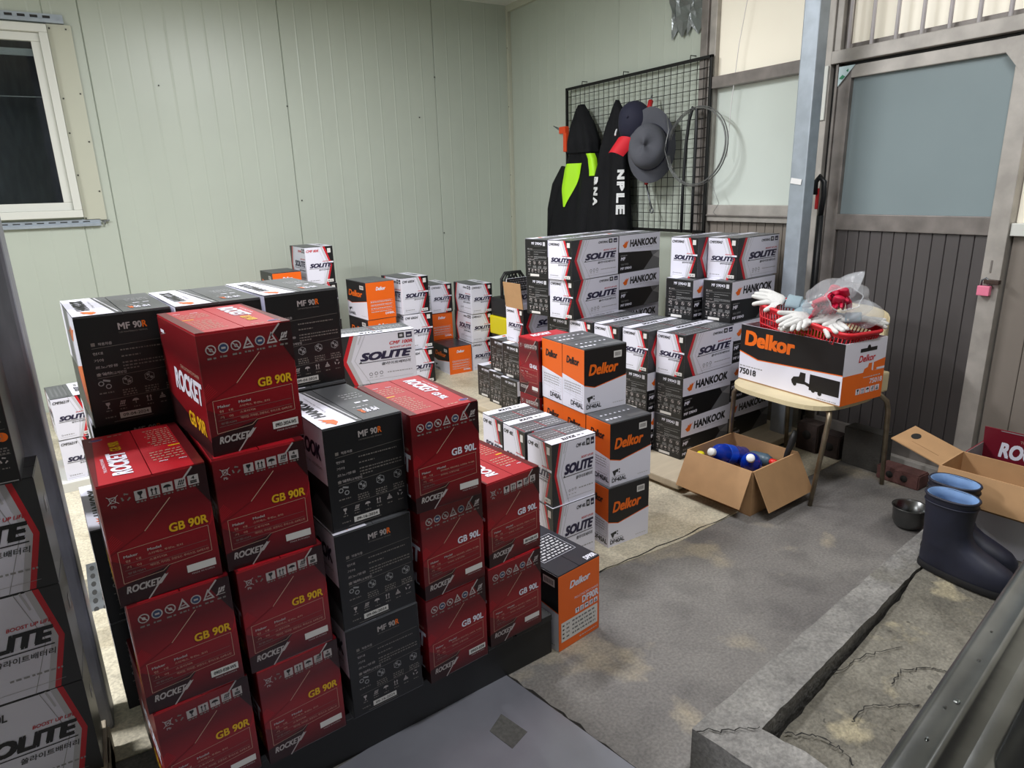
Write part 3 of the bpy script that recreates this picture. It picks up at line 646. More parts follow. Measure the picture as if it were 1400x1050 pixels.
# ------------------------------------------------------------------ the room
XW, YW, ZC = 3.2, 5.26, 2.77
x_l, y_f = -4.6, -3.0
def panel_mesh(width, z0, z1, ribs, m='panel', th=.012):
    """sandwich-panel sheet in the xz plane, front towards -y, shallow raised ribs and folded edges"""
    prof = [(0, .006), (.004, .0)]
    for r in ribs:
        if .02 < r < width-.02: prof += [(r-.008, 0), (r-.001, -.0012), (r+.001, -.0012), (r+.008, 0)]
    prof += [(width-.004, 0), (width, .006)]
    b = MB(); vs = []; fs = []; n = len(prof)
    for z in (z0, z1):
        for x, y in prof: vs.append((x, y, z))
    for i in range(n-1): fs.append((i, i+1, n+i+1, n+i))
    vs += [(0, th, z0), (width, th, z0), (0, th, z1), (width, th, z1)]; k = 2*n
    fs += [(k, k+1, k+3, k+2)[::-1], (0, n, k+2, k), (n-1, k+1, k+3, 2*n-1)]
    fs += [tuple([k] + [k+1] + list(range(n-1, -1, -1)))]
    fs += [tuple(list(range(n, 2*n)) + [k+3, k+2])]
    b.add(vs, fs, m); return b
fl = MB(); fl.box((x_l-.2, y_f-.2, -.12), (XW+.4, YW+.4, 0), 'conc_floor'); floor = struct(fl.obj('floor'))
b = MB(); b.prism([(-2.5, 1.70), (0.9, 1.68), (1.293, 1.703), (1.75, 1.70), (2.084, 1.738), (2.45, 1.78), (3.19, 1.86), (3.19, 5.25), (-2.5, 5.25)], .0002, .003, 'conc_beige'); b.obj('painted_floor_patch', floor)
b = MB(); b.prism([(-.35, 1.24), (.292, 1.367), (.724, 1.454), (.79, 1.455), (.835, 1.25), (.885, 1.01), (.96, .66), (1.0, .2), (-.6, .2)], .0002, .004, 'conc_plate'); b.obj('smooth_floor_slab', floor)
b = MB(); b.prism([(.655, 1.265), (.71, 1.30), (.735, 1.21), (.675, 1.185)], .004, .005, 'conc_patch'); b.obj('repair_patch', floor)
def crack(pts, w, z, parent, seed):
    g = random.Random(seed); P = []
    for (a, c) in zip(pts[:-1], pts[1:]):
        for i in range(8):
            t = i/8; P.append((a[0]+(c[0]-a[0])*t+g.uniform(-.006, .006), a[1]+(c[1]-a[1])*t+g.uniform(-.006, .006), (a[2]+(c[2]-a[2])*t) if len(a) > 2 else z))
    P.append((pts[-1][0], pts[-1][1], pts[-1][2] if len(pts[-1]) > 2 else z))
    b = MB(); vs = []; fs = []
    for i, p in enumerate(P):
        d = Vector(P[min(i+1, len(P)-1)]) - Vector(P[max(i-1, 0)]); n = Vector((-d.y, d.x, 0)).normalized()*w*g.uniform(.2, .6)
        vs += [(p[0]-n.x, p[1]-n.y, p[2]+.0012), (p[0]+n.x, p[1]+n.y, p[2]+.0012)]
    for i in range(len(P)-1): fs.append((2*i, 2*i+2, 2*i+3, 2*i+1))
    b.add(vs, fs, 'crack'); b.obj('crack', parent)
crack([(.79, 1.462), (.84, 1.25), (.888, 1.01), (.965, .66)], .008, .002, floor, 1)
crack([(1.29, 1.70), (1.7, 1.715), (2.08, 1.742)], .005, .003, floor, 2)
b = MB(); b.box((x_l-.2, y_f-.2, ZC), (XW+.4, YW+.4, ZC+.1), 'ceil'); struct(b.obj('ceiling'))
b = MB(); b.box((x_l-.15, y_f-.15, 0), (x_l, YW+.15, ZC), 'panel'); struct(b.obj('wall_left'))
b = MB(); b.box((x_l-.15, y_f-.15, 0), (XW+.2, y_f, ZC), 'panel'); struct(b.obj('wall_front'))
# back wall with its window opening
wx0, wx1, wz0, wz1 = -1.35, -.045, 1.25, 2.35
b = MB(); y0, y1 = YW+.012, YW+.13
b.box((x_l, y0, 0), (wx0, y1, ZC), 'panel'); b.box((wx1, y0, 0), (XW+.2, y1, ZC), 'panel')
b.box((wx0, y0, 0), (wx1, y1, wz0), 'panel'); b.box((wx0, y0, wz1), (wx1, y1, ZC), 'panel')
wb = struct(b.obj('wall_back'))
seams = [x_l, -3.48, -2.27, -1.06, .143, 1.335, 2.505, 3.185]
for i in range(len(seams)-1):
    a, c = seams[i]+.001, seams[i+1]-.001; ribs = [.113+.118*k for k in range(9)]
    if c < wx0 or a > wx1: segs = [(a, c, 0.0, ZC)]
    else:
        segs = []
        if a < wx0: segs.append((a, wx0, 0, ZC))
        if c > wx1: segs.append((wx1, c, 0, ZC))
        lo, hi = max(a, wx0), min(c, wx1); segs += [(lo, hi, 0, wz0), (lo, hi, wz1, ZC)]
    for (p, q, z0, z1) in segs:
        o = panel_mesh(q-p, z0, z1, [r-(p-a) for r in ribs]).obj('panel', wb); o.location = (p, YW, 0)
b = MB(); b.box((XW-.03, YW-.03, 0), (XW, YW, ZC), 'panel_trim', bev=.003)
for z in (1.1, 1.45, 2.0, 2.45): b.box((XW-.033, YW-.018, z), (XW-.03, YW-.012, z+.006), 'screw')
struct(b.obj('trim_1'))
for (a, z) in ((.52, 2.05), (1.36, 1.3), (1.33, 1.95), (2.5, 2.2), (2.51, 1.0), (2.35, 1.9)):
    s = MB(); s.box((a-.004, YW-.006, z-.004), (a+.004, YW+.001, z+.004), 'screw'); s.obj('screw', wb)
# window in the back wall
win = struct(empty('window_1', (0, YW, 1.25)))
def W1(f, name, m=None):
    o = f.obj(name, win); o.location = (0, -YW, -1.25); return o
def framebars(x0, x1, z0, z1, t, ya, yb, m, bev=.004):
    b = MB(); b.box((x0, ya, z0), (x1, yb, z0+t), m, bev=bev); b.box((x0, ya, z1-t), (x1, yb, z1), m, bev=bev)
    b.box((x0, ya, z0+t), (x0+t, yb, z1-t), m, bev=bev); b.box((x1-t, ya, z0+t), (x1, yb, z1-t), m, bev=bev); return b
W1(framebars(wx0, -.038, 1.243, 2.356, .045, YW-.045, YW+.09, 'pvc'), 'frame')
W1(framebars(-.70, -.083, 1.288, 2.311, .048, YW-.015, YW+.03, 'pvc'), 'sash'); W1(framebars(wx0+.045, -.66, 1.288, 2.311, .048, YW+.032, YW+.07, 'pvc'), 'sash')
b = MB(); b.box((-.655, YW+.005, 1.333), (-.128, YW+.011, 2.266), 'night_glass'); W1(b, 'glass')
b = MB(); b.box((wx0+.09, YW+.05, 1.333), (-.705, YW+.056, 2.266), 'night_glass'); W1(b, 'glass')
b = MB(); b.box((-.037, YW-.012, 1.222), (.088, YW-.002, 2.365), 'panel_trim', bev=.002); W1(b, 'casing_sheet')
for x, z in ((-.028, 1.235), (-.025, 1.5), (-.025, 1.75), (-.022, 1.95), (-.025, 2.34), (.06, 2.34), (.075, 1.4), (.07, 1.7), (.072, 1.98)):
    s = MB(); s.box((x-.004, YW-.016, z-.004), (x+.004, YW-.012, z+.004), 'screw'); W1(s, 'screw')
b = MB(); b.box((-.655, YW+.016, 2.185), (-.128, YW+.028, 2.225), 'pvc', bev=.003); W1(b, 'reflection_bar')  # white bar behind the glass, standing in for a bright reflection
b = MB(); b.box((-.655, YW+.018, 1.955), (-.128, YW+.022, 1.959), 'pvc'); W1(b, 'reflection_line')  # thin white strip modelled in place of a reflected line in the glass
def slotted(z0, z1, x1):
    b = MB(); b.box((wx0-.1, YW-.030, z0), (x1, YW-.004, z0+.016), 'galv'); b.box((wx0-.1, YW-.012, z0+.016), (x1, YW-.004, z1), 'galv')
    x = wx0
    while x < x1-.05: b.box((x, YW-.0135, z0+.026), (x+.038, YW-.0115, z1-.010), 'gasket'); x += .062
    W1(b, 'slotted_rail')
slotted(2.368, 2.418, .055); slotted(1.186, 1.228, .05)
b = MB(); b.tube([(.058, YW-.02, 1.212), (.088, YW-.02, 1.215), (.10, YW-.02, 1.216)], .005, 'galv_dark', 6); b.tube([(.072, YW-.02, 1.214), (.072, YW-.02, 1.19)], .004, 'galv_dark', 6); W1(b, 'bolt')
# outside the window: a dark backdrop, added only to keep the night dark
b = MB(); b.box((-2.2, YW+1.2, -.1), (1.0, YW+1.3, 3.4), 'steel_dark'); struct(b.obj('night_backdrop'))

# right wall: green panels, then an aluminium shopfront with frosted panes and a door
wr = MB(); wr.box((XW+.012, 3.085, 0), (XW+.13, YW+.13, ZC), 'panel'); wr.box((XW+.06, y_f, 0), (XW+.13, 3.085, ZC), 'alu_dark'); wr = struct(wr.obj('wall_right'))
for (p, q) in ((3.085, 3.86), (3.861, YW-.002)):
    o = panel_mesh(q-p, 0, ZC, [.2+.118*k for k in range(9)]).obj('panel', wr); o.location = (XW, q, 0); o.rotation_euler = (0, 0, -pi/2)
b = MB(); b.box((XW-.028, 3.2, ZC-.05), (XW, YW-.03, ZC), 'panel_trim'); struct(b.obj('trim_3'))
def RB(name, y0, y1, z0, z1, m, x0=XW-.03, x1=XW+.03, parent=None, bev=.003):
    b = MB(); b.box((x0, y0, z0), (x1, y1, z1), m, bev=bev); return b.obj(name, parent)
w2 = struct(empty('window_2', (XW, 2.6, 0)))
def R2(name, y0, y1, z0, z1, m, x0=XW-.03, x1=XW+.05, bev=.003):
    o = RB(name, y0, y1, z0, z1, m, x0, x1, w2, bev); o.location = (-XW, -2.6, 0); return o
R2('mullion', 3.035, 3.088, 0, ZC, 'alu_dark', XW-.035); R2('mullion', 2.985, 3.034, 0, ZC, 'alu', XW-.02)
R2('sill', 2.28, 2.985, 1.856, 1.918, 'alu_dark', XW-.045); R2('rail', 2.28, 2.985, 1.12, 1.213, 'alu', XW-.03); R2('rail_lip', 2.28, 2.985, 1.150, 1.158, 'alu_dark', XW-.042)
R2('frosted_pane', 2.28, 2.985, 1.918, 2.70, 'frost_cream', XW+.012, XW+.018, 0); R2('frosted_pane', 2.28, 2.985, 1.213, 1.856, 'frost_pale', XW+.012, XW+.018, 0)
for i in range(12): R2('board', 2.285+.058*i, 2.285+.058*i+.0555, .06, 1.12, 'board_brown', XW+.0, XW+.02, .004)
R2('bottom_rail', 2.28, 2.985, 0, .06, 'alu_dark', XW-.02)
# door
d1 = struct(empty('door_1', (XW, 1.77, 0)))
def D1(name, y0, y1, z0, z1, m, x0=XW-.03, x1=XW+.04, bev=.003):
    o = RB(name, y0, y1, z0, z1, m, x0, x1, d1, bev); o.location = (-XW, -1.77, 0); return o
D1('jamb', 2.225, 2.285, 0, ZC, 'alu', XW-.045); D1('jamb_track', 2.205, 2.224, 0, 1.868, 'gasket', XW-.02); D1('jamb_track', 2.19, 2.204, 0, 1.868, 'alu_dark', XW-.035)
D1('transom', 1.36, 2.225, 1.868, 1.925, 'alu', XW-.05); D1('transom_shadow_gap', 1.36, 2.225, 1.853, 1.868, 'gasket', XW-.01)
D1('stile', 2.125, 2.188, .04, 1.852, 'alu_dark', XW-.028); D1('stile', 1.355, 1.428, .02, 1.852, 'alu', XW-.04)
D1('top_rail', 1.428, 2.125, 1.797, 1.852, 'alu', XW-.03); D1('lock_rail', 1.428, 2.125, 1.098, 1.174, 'alu_dark', XW-.03); D1('bottom_rail', 1.428, 2.125, .04, .12, 'alu_dark', XW-.03)
D1('frosted_glass', 1.428, 2.125, 1.174, 1.797, 'frost_blue', XW-.004, XW+.004, 0)
for i in range(12): D1('board', 1.430+.0579*i, 1.430+.0579*i+.0552, .12, 1.098, 'board_grey', XW-.016, XW+.006, .004)
D1('threshold', 1.30, 2.225, 0, .04, 'alu', XW-.06)
def tri(name, pts, m, x):
    b = MB(); b.prism(pts, 0, .002, m, Matrix(((0, 0, -1, x), (1, 0, 0, 0), (0, 1, 0, 0), (0, 0, 0, 1)))); o = b.obj(name, d1); o.location = (-XW, -1.77, 0); return o
tri('corner_gusset', [(1.37, 1.85), (1.37, 1.70), (1.39, 1.70), (1.47, 1.80), (1.47, 1.85)], 'alu', XW-.041)
tri('corner_tape', [(2.186, 1.852), (2.186, 1.765), (2.105, 1.852)], 'tape_print', XW-.034)
tri('tape_marking', [(2.18, 1.80), (2.165, 1.815), (2.15, 1.806), (2.165, 1.795)], 'tape_green', XW-.0365); tri('tape_marking', [(2.147, 1.83), (2.137, 1.838), (2.137, 1.825)], 'tape_green', XW-.0365)
D1('stile_cap', 2.232, 2.282, 1.62, 1.865, 'pvc', XW-.055, XW-.046); D1('lock_strike', 1.392, 1.398, .95, 1.00, 'alu_dark', XW-.043, XW-.04, 0)
# window over the door with burglar bars
w3 = struct(empty('window_3', (XW, 1.2, 1.93)))
def R3(name, y0, y1, z0, z1, m, x0=XW-.03, x1=XW+.05, bev=.003):
    o = RB(name, y0, y1, z0, z1, m, x0, x1, w3, bev); o.location = (-XW, -1.2, -1.93); return o
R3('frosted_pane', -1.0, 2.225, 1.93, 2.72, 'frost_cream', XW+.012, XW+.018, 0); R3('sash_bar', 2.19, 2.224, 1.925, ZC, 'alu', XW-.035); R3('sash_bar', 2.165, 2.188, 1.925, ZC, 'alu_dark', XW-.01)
R3('sill', -1.0, 2.165, 1.925, 1.95, 'alu_dark', XW-.01)
for i in range(14):
    y = 2.150-.1125*i; b = MB(); b.tube([(XW-.035, y, 1.92), (XW-.035, y, 2.75)], .0085, 'chrome_bar', 10); o = b.obj('bar', w3); o.location = (-XW, -1.2, -1.93)
# panel to the right of the door
w4 = struct(empty('window_4', (XW, .6, 0)))
def R4(name, y0, y1, z0, z1, m, x0=XW-.03, x1=XW+.05, bev=.003):
    o = RB(name, y0, y1, z0, z1, m, x0, x1, w4, bev); o.location = (-XW, -.6, 0); return o
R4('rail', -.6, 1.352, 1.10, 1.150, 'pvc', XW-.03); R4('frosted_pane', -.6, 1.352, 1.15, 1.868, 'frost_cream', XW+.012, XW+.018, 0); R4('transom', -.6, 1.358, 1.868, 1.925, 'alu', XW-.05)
for i in range(12): R4('board', 1.246-.106*i, 1.350-.106*i, .06, 1.10, 'board_brown', XW+.0, XW+.02, .004)
R4('post', -.65, -.6, 0, ZC, 'alu', XW-.04)

# ------------------------------------------------------------------ steel posts
t = empty('steel_post', (-.222, 1.868, 0)); tag(t, 'dark square steel post at the left edge, behind the stacked dim white cartons', 'post')
b = MB(); b.box((-.05, -.05, 0), (.05, .05, ZC), 'steel_dark', bev=.008); b.obj('shaft', t)
t = empty('steel_pillar', (2.968, 2.19, 0)); tag(t, 'galvanised square steel pillar standing left of the door', 'pillar')
b = MB(); b.box((-.036, -.043, 0), (.036, .043, ZC), 'galv', bev=.006); b.obj('shaft', t); b = MB(); b.box((-.06, -.07, 0), (.06, .07, .012), 'galv_dark'); b.obj('base_plate', t)
t = MB(); t.box((-.002, -.03, -.012), (.0, .03, .014), 'paper', Tm((0, 0, 0), 0, .15)); o = t.obj('paper_tag'); o.location = (2.9295, 2.195, 1.335); tag(o, 'small white paper tag stuck on the steel pillar', 'tag')

# ------------------------------------------------------------------ pallets and boards under the goods
def pallet(name, c, rz, sx, sy, h, m, label, cat, slats=7, deck=.02):
    t = empty(name, (c[0], c[1], 0), rz); tag(t, label, cat)
    w = sx/slats
    for i in range(slats): b = MB(); b.box((-sx/2+i*w+.006, -sy/2, h-deck), (-sx/2+(i+1)*w-.006, sy/2, h), m, bev=.003); b.obj('deck_board', t)
    for y in (-sy/2+.06, 0, sy/2-.06): b = MB(); b.box((-sx/2, y-.05, 0), (sx/2, y+.05, h-deck), m, bev=.004); b.obj('runner', t)
    return t
pallet('plastic_pallet', (.435, 1.77), radians(5), 1.0, .78, .141, 'plastic_black', 'low black plastic pallet under the red and black front stack', 'pallet')
t = empty('plywood_sheet', (2.46, 2.79, 0), radians(7)); tag(t, 'beige plywood sheet on battens under the white and black long cartons', 'sheet')
b = MB(); b.box((-.50, -.72, .018), (.54, .93, .053), 'plywood', bev=.006); b.obj('board', t)
for y in (-.64, 0.1, .85): b = MB(); b.box((-.48, y-.04, 0), (.52, y+.04, .018), 'plywood'); b.obj('batten', t)
t = MB(); t.box((-.14, -.02, 0), (.14, .36, .051), 'foam', bev=.004); o = t.obj('foam_slab'); o.location = (-.235, 3.685, 0); o.rotation_euler = (0, 0, radians(5)); tag(o, 'pale slab under the two white cartons by the left wall', 'slab')

# ------------------------------------------------------------------ cartons: front stack
ZP = .141; GR, GB_, GL = 'red cartons in the front stack', 'black cartons in the front stack', 'red cartons in the front stack'
def zr(l): return ZP + l*.2412
def zm(l): return ZP + l*.2432
RK90R.place('battery_carton', (.125, 1.334), zr(3), 7.7, 'topmost red carton with yellow lettering, sticking up alone in the front row', GR, sticker=(.66, .115, .95, .178, '0903-2024-WS'))
RK90R.place('battery_carton', (.117, 1.325), zr(2), 3.4, 'red carton with yellow lettering directly under the topmost one', GR, True)
RK90R.place('battery_carton', (.128, 1.315), zr(1), 5.8, 'red carton second from the bottom in the second front column from the left', GR, True)
RK90R.place('battery_carton', (.136, 1.315), zr(0), 6.5, 'bottom red carton in the second front column from the left', GR, True)
RK90R.place('battery_carton', (-.073, 1.307), zr(2), 4.3, 'red carton on top of the leftmost front column, its lid uncovered', GR, True)
RK90R.place('battery_carton', (-.065, 1.304), zr(1), 3.6, 'middle red carton of the leftmost front column, round warning symbols along its top', GR, False, (.66, .115, .95, .178, '0903-028-WS'))
RK90R.place('battery_carton', (-.059, 1.300), zr(0), 6.5, 'bottom red carton of the leftmost front column', GR, True)
MF90.place('battery_carton', (.338, 1.351), zm(2), 5.8, 'black carton with white and grey lid topping the front column between red ones', GB_, False, (.27, .05, .60, .105, '09-16-2024'))
MF90.place('battery_carton', (.335, 1.342), zm(1), 5.6, 'middle black carton in the front column between the red ones', GB_, False, (.27, .05, .60, .105, '09-06-2024'))
MF90.place('battery_carton', (.336, 1.343), zm(0), 5.1, 'bottom black carton in the front column between the red ones', GB_, False, (.27, .05, .60, .105, '09-16-2024'))
RK90L.place('battery_carton', (.531, 1.341), zr(2), 4.0, 'red carton with white lettering and bright red lid, topmost beside the black column', GL)
RK90L.place('battery_carton', (.541, 1.350), zr(1), 7.0, 'middle red carton with white lettering beside the black column', GL)
RK90L.place('battery_carton', (.540, 1.352), zr(0), 7.0, 'bottom red carton with white lettering beside the black column', GL, False, (.66, .115, .95, .178, '0903-028'))
RK90L.place('battery_carton', (.743, 1.393), zr(1), 8.0, 'upper red carton of the two-high column at the right end of the front row', GL, True, (.66, .115, .95, .178, '0819-028-WS'))
RK90L.place('battery_carton', (.737, 1.392), zr(0), 6.0, 'lower red carton of the two-high column at the right end of the front row', GL)
G2 = 'black cartons in the second row'
MF90B.place('battery_carton', (-.068, 1.650), zm(3), 5.8, 'black carton at the left end of the high second row', G2, False, (.27, .05, .60, .105, '09-04-2024'))
MF90.place('battery_carton', (.125, 1.652), zm(3), 6.3, 'black carton in the middle of the high second row, behind the topmost red one', G2, False)
MF90.place('battery_carton', (.322, 1.689), zm(3), 7.7, 'black carton at the right end of the high second row, its front free', G2, False, (.27, .05, .60, .105, '09-04-2024'))
for l in (0, 1, 2):
    for k, x in enumerate((-.122 + .047*(l == 2), .120, .317)):
        MF90.place('battery_carton', (x, 1.668+.004*k+.01), zm(l)-.0002, 4.5, 'black carton in the second row buried under the three high black cartons', 'buried black cartons of the second row')
DF90.place('battery_carton', (.982, 1.422), 0, 9.7, 'orange carton with dark lid standing alone on the floor right of the front stack', None)

# white 40-series row and orange row
GW = 'small white cartons in the two-high row'
CMF40F.place('battery_carton', (1.237, 1.822), .2405, 3.5, 'upper white carton nearest the camera in the two-high white row', GW)
CMF40F.place('battery_carton', (1.234, 1.815), 0, 4.0, 'lower white carton nearest the camera in the two-high white row', GW)
CMF40.place('battery_carton', (1.226, 1.982), .2405, 2.5, 'second white carton lid from the camera in the two-high white row', GW)
CMF40.place('battery_carton', (1.219, 2.134), .2405, 2.0, 'farthest white carton in the two-high white row', GW)
for y in (1.985, 2.136): CMF40.place('battery_carton', (1.222, y), 0, 2.5, 'white carton hidden at the bottom of the two-high white row', 'bottom white cartons of the two-high row')
GO = 'orange and black cartons in the three-high row'
DF40.place('battery_carton', (1.491, 1.972), .505, -.3, 'topmost orange and black carton, its black side facing the aisle', GO)
DF40.place('battery_carton', (1.492, 2.117), .505, -.3, 'topmost orange and black carton directly behind the foremost top one', GO)
DF40.place('battery_carton', (1.499, 1.824), .2525, 1.1, 'orange and black carton on the middle layer nearest the camera, lid in view', GO)
for y, w in ((1.970, 'nearer'), (2.115, 'farther')): DF40.place('battery_carton', (1.496, y), .2525, 1.0, 'orange carton on the middle layer showing only its orange end, the %s of two' % w, 'orange ends on the middle layer')
DF40.place('battery_carton', (1.487, 1.815), 0, .7, 'orange and black carton on the floor at the bottom front of its row', GO)
for y in (1.962, 2.108): DF40.place('battery_carton', (1.488, y), 0, .7, 'orange carton buried at the bottom of the orange row', 'buried orange cartons')
GB40.place('battery_carton', (1.480, 2.268), .4925, 3.0, 'narrow bright red carton behind the top orange ones', None)
GB40.place('battery_carton', (1.482, 2.268), .2462, 3.0, 'narrow dark red carton under the bright red one behind the orange row', None)
GB40.place('battery_carton', (1.482, 2.268), 0, 3.0, 'narrow red carton at the floor below the two others behind the orange row', None)

# ------------------------------------------------------------------ cartons: plywood sheet of long cartons
PZ = .053; PH = .2052
def pz(l): return PZ + l*PH
GS, GH = 'white long cartons on the plywood sheet', 'black-ended long cartons on the plywood sheet'
cols = [(2.247, 2.203, 7.0), (2.178, 2.3725, 7.0), (2.135, 2.547, 6.5), (2.105, 2.719, 6.5)]
nm = ['foremost', 'second', 'third', 'fourth']
for k, (x, y, a) in enumerate(cols):
    CMF59.place('long_battery_carton', (x, y), pz(2), a, '%s white long carton from the chair on the third layer of the plywood stack' % nm[k], GS)
for l in (1, 0):
    for k, (x, y, a) in enumerate(cols):
        if k < 2: MF59.place('long_battery_carton', (x, y+.002), pz(l), a, '%s black-ended long carton from the chair, %s layer of the plywood stack' % (nm[k], ('bottom', 'second')[l]), GH)
        else: MF59.place('long_battery_carton', (x, y+.002), pz(l), a, '%s black-ended long carton from the chair, %s layer, behind the orange row' % (nm[k], ('bottom', 'second')[l]), 'low long cartons behind the orange row')
for l in (0, 1, 2):
    MF59.place('long_battery_carton', (2.632, 2.262), pz(l), 7.5, ('black-ended long carton at the bottom beside the pillar', 'black-ended long carton second from the bottom beside the pillar', 'black-ended long carton third from the bottom beside the pillar')[l], GH)
    MF59.place('long_battery_carton', (2.565, 2.438), pz(l), 7.0, 'black-ended long carton inside the plywood stack, second from the pillar', 'long cartons inside the plywood stack')
MF59.place('long_battery_carton', (2.618, 2.272), pz(3), 7.5, 'right black-ended long carton on the fourth layer, near the pillar', GH)
MF59.place('long_battery_carton', (2.534, 2.447), pz(3), 8.5, 'left black-ended long carton on the fourth layer, near the pillar', GH)
CMF59.place('long_battery_carton', (2.668, 2.296), pz(4), 8.5, 'right white long carton on the top layer, near the pillar', GS)
CMF59.place('long_battery_carton', (2.578, 2.468), pz(4), 7.5, 'left white long carton on the top layer, near the pillar', GS)
ta = 12.0
CMF59.place('long_battery_carton', (2.062, 2.832), pz(4), ta, 'uppermost white long carton of the tall block below the jackets', GS)
CMF59.place('long_battery_carton', (2.072, 2.834), pz(3), ta, 'white long carton second from the top in the tall block below the jackets', GS)
MF59.place('long_battery_carton', (2.440, 2.914), pz(4), ta, 'upper long carton with the big orange wing logo, right end of the tall block', GH)
MF59.place('long_battery_carton', (2.444, 2.912), pz(3), ta, 'lower long carton with the big orange wing logo, right end of the tall block', GH)
MF59.place('long_battery_carton', (2.028, 3.003), pz(4), ta, 'black-ended long carton behind the uppermost white one of the tall block', GH)
CMF59.place('long_battery_carton', (2.404, 3.084), pz(4), ta, 'white lidded long carton at the back right of the tall block', GS)
for l in (0, 1, 2, 3):
    for (x, y) in ([(2.085, 2.892), (2.462, 2.954)] if l < 3 else []) + ([(2.066, 3.0605)] if l < 2 else [(2.034, 3.006)] if l == 3 else []) + [(2.437, 3.128) if l < 3 else (2.410, 3.086)]:
        MF59.place('long_battery_carton', (x, y), pz(l), 9 if l < 3 else ta, 'black-ended long carton low inside the tall block below the jackets', 'inner long cartons of the tall block')
GK = 'black-ended cartons at the left of the plywood stack'
MF59.place('long_battery_carton', (1.993, 3.584), pz(0), 6.0, 'black-ended carton at the far left bottom of the plywood stack', GK)
MF59.place('long_battery_carton', (1.978, 3.413), pz(0), 5.0, 'second black-ended carton from the left at the bottom of the plywood stack', GK)
MF59.place('long_battery_carton', (1.964, 3.2425), pz(0), 5.0, 'third black-ended carton from the left at the bottom, half hidden by the red one', GK)
MF59.place('long_battery_carton', (1.999, 3.4135), pz(1), 6.0, 'left black-ended carton on the second layer beside the narrow red carton', GK)
MF59.place('long_battery_carton', (1.986, 3.2435), pz(1), 6.0, 'right black-ended carton on the second layer beside the narrow red carton', GK)
# opened white carton with its flaps up
t = empty('opened_battery_carton', (2.036, 3.274, pz(2)), radians(5)); tag(t, 'opened white carton with raised brown flap, left of the tall block', 'box')
V, U, H = .379, .168, .205; b = MB(); th = .004
b.box((0, 0, 0), (V, U, .004), 'kraft_in'); b.box((0, 0, 0), (V, th, H), 'carton_white'); b.box((0, U-th, 0), (V, U, H), 'carton_white'); b.box((0, th, 0), (th, U-th, H), 'carton_white'); b.box((V-th, th, 0), (V, U-th, H), 'carton_white')
b.obj('body', t)
b = MB(); f = Face(b, (0, 0, 0), (1, 0, 0), (0, 0, 1), V, H); solite_long(f, 'CMF59042'); f = Face(b, (0, U, 0), (0, -1, 0), (0, 0, 1), U, H); solite_end(f, 'CMF59042'); b.obj('printing', t)
b = MB(); b.box((0, 0, 0), (.004, U, .15), 'kraft', Tm((0.0, 0, H), 0, 0, -.12)); b.obj('flap', t)
b = MB(); T_ = Tm((0, U, H), 0, .10); b.box((0, 0, 0), (V, .004, .165), 'carton_white', T_)
f = Face(b, (0, 0, 0), (1, 0, 0), (0, 0, 1), V, .165); k0 = len(b.v)
f.rect(0, .50, 1, 1, 'ink_charcoal', 0); f.text('SOLITE', .10, .16, .48, .36, 'ink_navy', 2, .045, .28, 180); f.line(.08, .40, .5, .40, .002, 'ink_charcoal', 1); f.dash(.15, .43, .4, .03, 'ink_charcoal', 3, 1)
for i in range(5): f.dash(.06, .58+.08*i, .6, .04, 'ink_lightgrey' if i % 2 else 'ink_grey', i, 1)
f.line(.62, .55, .60, .95, .003, 'ink_red', 1); f.dash(.64, .6, .95, .08, 'ink_white', 4, 1)
for i in range(k0, len(b.v)): b.v[i] = (T_ @ Vector(b.v[i]))[:]
b.obj('flap', t)

# ------------------------------------------------------------------ cartons along the back wall
GA = 'cartons along the back wall'
CMF80.place('battery_carton', (1.174, 4.611), .753, 4.4, 'white carton with red model number on the highest stack by the back wall', GA)
for l in range(3): CMF80.place('battery_carton', (1.18+.006*(2-l), 4.612), .251*l, 3.5, ('white carton at the bottom of the highest stack by the back wall', 'white carton second from the bottom of the highest stack by the back wall', 'dark edged white carton right under the one with red model number')[l], GA)
for l in range(4): DKS.place('battery_carton', (.942, 4.585), .214*l, 5.0, 'orange carton with only its orange rim showing left of the red-numbered white one' if l == 3 else 'orange carton buried below the orange rim left of the highest stack', GA if l == 3 else 'buried orange cartons by the back wall')
DKF.place('battery_carton', (1.495, 4.395), .508, 6.6, 'upper orange carton with black side facing left, by the back wall', GA)
DKF.place('battery_carton', (1.492, 4.400), .254, 6.0, 'orange carton showing just a strip below the upper orange one by the back wall', GA)
DKF.place('battery_carton', (1.492, 4.400), 0, 6.0, 'orange carton on the floor below the two others by the back wall, hidden', GA)
CMF60.place('battery_carton', (1.752, 4.40), .512, 7, 'upper white carton right of the upper orange one by the back wall, torn lid edge', GA)
CMF60.place('battery_carton', (1.755, 4.405), .256, -2, 'middle white carton in the three-high stack next to the orange cartons', GA)
CMF60.place('battery_carton', (1.742, 4.38), 0, 0, 'bottom white carton in the three-high stack next to the orange cartons', GA)
CMFST.place('battery_carton', (2.326, 4.467), .440, .8, 'upper white carton of the slim three-high stack near the corner', GA)
CMFST.place('battery_carton', (2.322, 4.474), .220, .2, 'middle white carton of the slim three-high stack near the corner', GA)
CMFST.place('battery_carton', (2.318, 4.478), 0, 0, 'bottom white carton of the slim three-high stack near the corner', GA)
DKS.place('battery_carton', (2.112, 4.752), .2145, 2.0, 'orange carton standing on a hidden one between two white stacks', GA)
DKS.place('battery_carton', (2.112, 4.752), 0, 2.0, 'hidden orange carton at the floor between two white stacks', GA)
DKS.place('battery_carton', (2.117, 4.467), 0, .5, 'low orange carton with dark lid on the floor before the back wall', GA)
CMFST.place('battery_carton', (2.124, 4.745), .4290, 1.0, 'white carton on top of the orange one between two white stacks', GA)
CMF100.place('battery_carton', (.858, 2.99), .4765, -4.4, 'long white carton with red model number behind the high black row', None)
